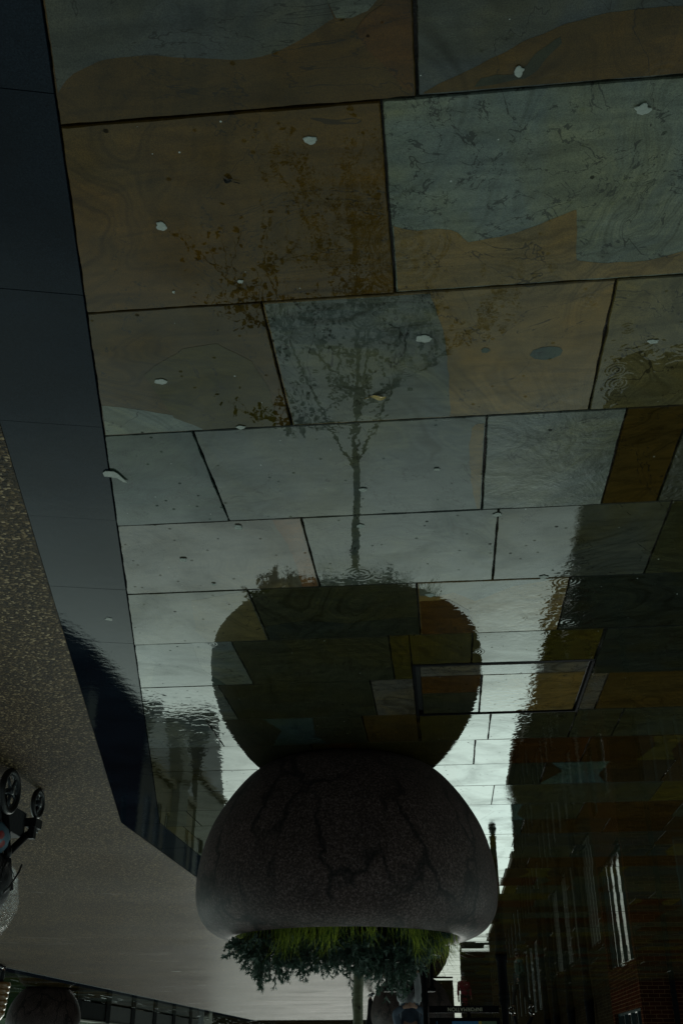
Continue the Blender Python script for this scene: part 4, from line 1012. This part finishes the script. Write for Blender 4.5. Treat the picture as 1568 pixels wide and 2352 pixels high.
# ------------------------------------------------------------------ pushchair at the photo's left edge
pc = empty('pushchair', (2.38, 5.42, 0), 0); tag(pc, 'black pushchair with clear rain cover and spoked wheels, cut off by the photo edge', 'pushchair')
def wheel(r, w_, loc, parent):
    t_ = MB(); n = 40; pr = []
    for k in range(13): a = 2*math.pi*k/12; pr.append((r-w_*.5+w_*.5*math.cos(a), w_*.55*math.sin(a)))
    i0 = 0
    for (rr, xx) in pr:
        for j in range(n): an = 2*math.pi*j/n; t_.v.append((xx, rr*math.cos(an), rr*math.sin(an)))
    for k in range(12):
        for j in range(n):
            a0 = k*n+j; a1 = k*n+(j+1) % n; t_.f.append((a0, a1, a1+n, a0+n)); t_.c.append((1,1,1)); t_.r.append(0)
    wo = t_.build('wheel', M['rubber'], parent, smooth=True, loc=loc)
    rm = MB(); ri = r-w_*1.05
    rm.tube([(0, ri*math.cos(a*math.pi/16), ri*math.sin(a*math.pi/16)) for a in range(33)], .006, 6)
    for s_ in range(5):
        a = s_*2*math.pi/5+.3; rm.tube([(-.004, 0.014*math.cos(a), .014*math.sin(a)), (0, ri*math.cos(a), ri*math.sin(a))], [.011, .007], 6)
    rm.tube([(-.02, 0, 0), (.02, 0, 0)], .02, 12); rm.build('rim', M['plastic'], wo, smooth=True)
    return wo
for sx in (0, .52): wheel(.125, .034, (sx, 0, .125), pc); wheel(.088, .028, (sx+(.02 if sx == 0 else -.02), .47, .088), pc)
f1 = MB()
f1.tube([(0, 0, .125), (.52, 0, .125)], .009, 8); f1.tube([(.02, .47, .088), (.03, .47, .2), (.04, .44, .27)], [.011, .012, .014], 8); f1.tube([(.50, .47, .088), (.49, .47, .2), (.48, .44, .27)], [.011, .012, .014], 8)
for sx in (.04, .48):
    f1.tube([(sx, .44, .27), (sx, .2, .42), (sx, -.35, .95), (sx, -.42, 1.02)], .021, 8); f1.tube([(sx, .0, .125), (sx, .12, .30), (sx, .24, .52), (sx, .30, .60)], .020, 8)
f1.tube([(.04, -.42, 1.02), (.04, -.46, 1.04), (.48, -.46, 1.04), (.48, -.42, 1.02)], .016, 8); f1.tube([(.04, .44, .27), (.48, .44, .27)], .010, 8)
f1.build('frame', M['black'], pc, smooth=True)
# fork guard, hub cap reflector
g = MB(); g.box((-.012, .40, .185), (.05, .50, .235)); g.box((-.004, .41, .236), (.03, .45, .30)); g.build('front_fork', M['rubber'], pc)
g = MB(); g.box((-.005, .44, .241), (.035, .475, .258)); g.build('reflector', M['steel'], pc)
# basket with printed bag
g = MB(); g.box((.05, .02, .16), (.47, .40, .30)); g.build('basket', M['blackc'], pc)
def bag_mat():
    m_, nt, b = NT('printed_bag'); tc = nd(nt, 'ShaderNodeTexCoord').outputs['Object']
    w_ = nd(nt, 'ShaderNodeTexVoronoi'); w_.inputs['Scale'].default_value = 14; L(nt, tc, w_.inputs['Vector'])
    c = ramp(nt, w_.outputs['Distance'], [(.0, (.30, .03, .03)), (.32, (.25, .03, .03)), (.36, (.06, .13, .18)), (1, (.16, .22, .26))]); L(nt, c, b.inputs['Base Color']); b.inputs['Roughness'].default_value = .4
    return m_
bm_ = bag_mat()
g = MB(); ellipsoid(g, (.20, .10, .35), (.19, .18, .13), 18, 10); bg = g.build('bag', bm_, pc, smooth=True)
# seat, blanket
g = MB(); ellipsoid(g, (.25, .16, .58), (.25, .27, .24), 20, 12); g.build('seat', M['blackc'], pc, smooth=True)
g = MB(); ellipsoid(g, (.25, .20, .66), (.18, .20, .17), 24, 14); bo = g.build('blanket', simple('purple_blanket', (.05, .022, .05), .6, var=.8, vscale=16, bump=.02, bscale=12), pc, smooth=True)
# hood and clear cover
g = MB(); ellipsoid(g, (.26, -.05, .80), (.215, .24, .17), 24, 14); g.build('hood', M['blackc'], pc, smooth=True)
cv = MB(); n = 40; m_ = 24; i0 = 0
for k in range(m_+1):
    a = -math.pi/2+math.pi*k/m_
    for j in range(n):
        an = 2*math.pi*j/n
        p = Vector((.26+.305*math.cos(a)*math.cos(an), .13+.40*math.cos(a)*math.sin(an), .66+.30*math.sin(a)))
        wv = noise.noise(p*9)*.018+abs(noise.noise(p*22+Vector((5, 1, 2))))*.012
        p += Vector((math.cos(a)*math.cos(an), math.cos(a)*math.sin(an), math.sin(a)))*wv
        cv.v.append(tuple(p))
for k in range(m_):
    for j in range(n):
        a0 = k*n+j; a1 = k*n+(j+1) % n; cv.f.append((a0, a1, a1+n, a0+n)); cv.c.append((1,1,1)); cv.r.append(0)
mm, nt, b = NT('clear_vinyl'); b.inputs['Base Color'].default_value = (.8, .85, .85, 1); b.inputs['Roughness'].default_value = .12
tb = nd(nt, 'ShaderNodeBsdfTransparent'); gl = nd(nt, 'ShaderNodeBsdfGlossy'); gl.inputs['Roughness'].default_value = .12
lw_ = nd(nt, 'ShaderNodeLayerWeight'); lw_.inputs[0].default_value = .45
bn = nd(nt, 'ShaderNodeBump'); bn.inputs['Distance'].default_value = .02; L(nt, noise_t(nt, nd(nt, 'ShaderNodeTexCoord').outputs['Object'], 14, 5, .6, 1.5), bn.inputs['Height']); L(nt, bn.outputs[0], gl.inputs['Normal']); L(nt, bn.outputs[0], lw_.inputs['Normal'])
mx = nd(nt, 'ShaderNodeMixShader'); L(nt, math_n(nt, 'MULTIPLY', lw_.outputs['Fresnel'], .24), mx.inputs[0]); L(nt, tb.outputs[0], mx.inputs[1]); L(nt, gl.outputs[0], mx.inputs[2]); L(nt, mx.outputs[0], nt.nodes['Material Output'].inputs[0])
cv.build('rain_cover', mm, pc, smooth=True)
g = MB(); g.tube([(-.015, .28, .47), (-.03, .22, .52), (-.035, .10, .62), (-.03, .04, .66), (-.02, .0, .62), (-.03, .0, .54), (-.03, .05, .47)], .0055, 6)
g.tube([(-.03, .05, .47), (-.03, .05, .42)], [.014, .010], 8); g.tube([(-.032, .17, .56), (-.03, .07, .50)], .004, 6); g.build('strap', M['rubber'], pc, smooth=True)

# ------------------------------------------------------------------ world, sun, view
w = bpy.data.worlds.new('World'); S.world = w; w.use_nodes = True; nt = w.node_tree
bg_ = nt.nodes['Background']
sky = nd(nt, 'ShaderNodeTexSky', sky_type='NISHITA'); sky.sun_disc = False; SE, SA = R(18), R(5.5)
sky.sun_elevation = SE; sky.sun_rotation = SA; sky.air_density = 1.5; sky.dust_density = 3
tc = nd(nt, 'ShaderNodeTexCoord').outputs['Generated']
sx = nd(nt, 'ShaderNodeSeparateXYZ'); L(nt, tc, sx.inputs[0])
el = sx.outputs['Z']
# heavy cloud: bright low down, dark overhead
cloud = ramp(nt, el, [(0, (3.85, 5.00, 4.60)), (0.09, (6.16, 8.00, 7.36)), (0.2, (12.32, 16.00, 14.72)), (0.3, (12.32, 16.00, 14.72)), (0.42, (9.24, 12.00, 11.04)), (0.515, (7.31, 9.50, 8.74)), (0.6, (4.62, 6.00, 5.52)), (0.69, (3.23, 4.20, 3.86)), (0.82, (2.77, 3.60, 3.31)), (1, (3.85, 5.00, 4.60))])
mp = nd(nt, 'ShaderNodeMapping'); mp.inputs['Scale'].default_value = (1, 1, 2.6); L(nt, tc, mp.inputs[0])
cn = noise_t(nt, mp.outputs[0], 2.3, 6, .5, .3)
cl_ = mixc(nt, 1, cloud, ramp(nt, cn, [(.3, (.72, .73, .75)), (.7, (1.22, 1.21, 1.2))]), 'MULTIPLY')
# the back half of the sky (behind the camera) is darker cloud
bk = ramp(nt, math_n(nt, 'MULTIPLY_ADD', sx.outputs['Y'], .5, .5), [(.25, (.16, .16, .17)), (.5, (.5, .5, .5)), (.62, (1, 1, 1))])
cl_ = mixc(nt, 1, cl_, bk, 'MULTIPLY')
gd_ = nd(nt, 'ShaderNodeVectorMath', operation='DOT_PRODUCT'); nz = nd(nt, 'ShaderNodeVectorMath', operation='NORMALIZE'); L(nt, tc, nz.inputs[0]); L(nt, nz.outputs[0], gd_.inputs[0])
ga, ge = R(-3), R(14); gd_.inputs[1].default_value = (math.sin(ga)*math.cos(ge), math.cos(ga)*math.cos(ge), math.sin(ge))
gl_ = math_n(nt, 'MULTIPLY_ADD', math_n(nt, 'POWER', math_n(nt, 'MAXIMUM', gd_.outputs['Value'], 0.0), 70.0), .75, 1.0)
gc_ = nd(nt, 'ShaderNodeCombineColor'); [L(nt, gl_, gc_.inputs[q_]) for q_ in range(3)]
cl_ = mixc(nt, 1, cl_, gc_.outputs[0], 'MULTIPLY')
fin = mixc(nt, .96, sky.outputs[0], cl_)
L(nt, fin, bg_.inputs['Color']); bg_.inputs['Strength'].default_value = .10
sd = bpy.data.lights.new('sun', 'SUN'); sd.energy = .3; sd.angle = R(11); sd.color = (1, .95, .88)
so = bpy.data.objects.new('sun', sd); COL.objects.link(so)
dirv = Vector((math.sin(SA)*math.cos(SE), math.cos(SA)*math.cos(SE), math.sin(SE)))
so.rotation_euler = dirv.to_track_quat('Z', 'Y').to_euler()
S.view_settings.view_transform = 'Standard'; S.view_settings.look = 'None'; S.view_settings.exposure = 0; S.view_settings.gamma = 1
S.cycles.use_denoising = True
S.cycles.max_bounces = 8
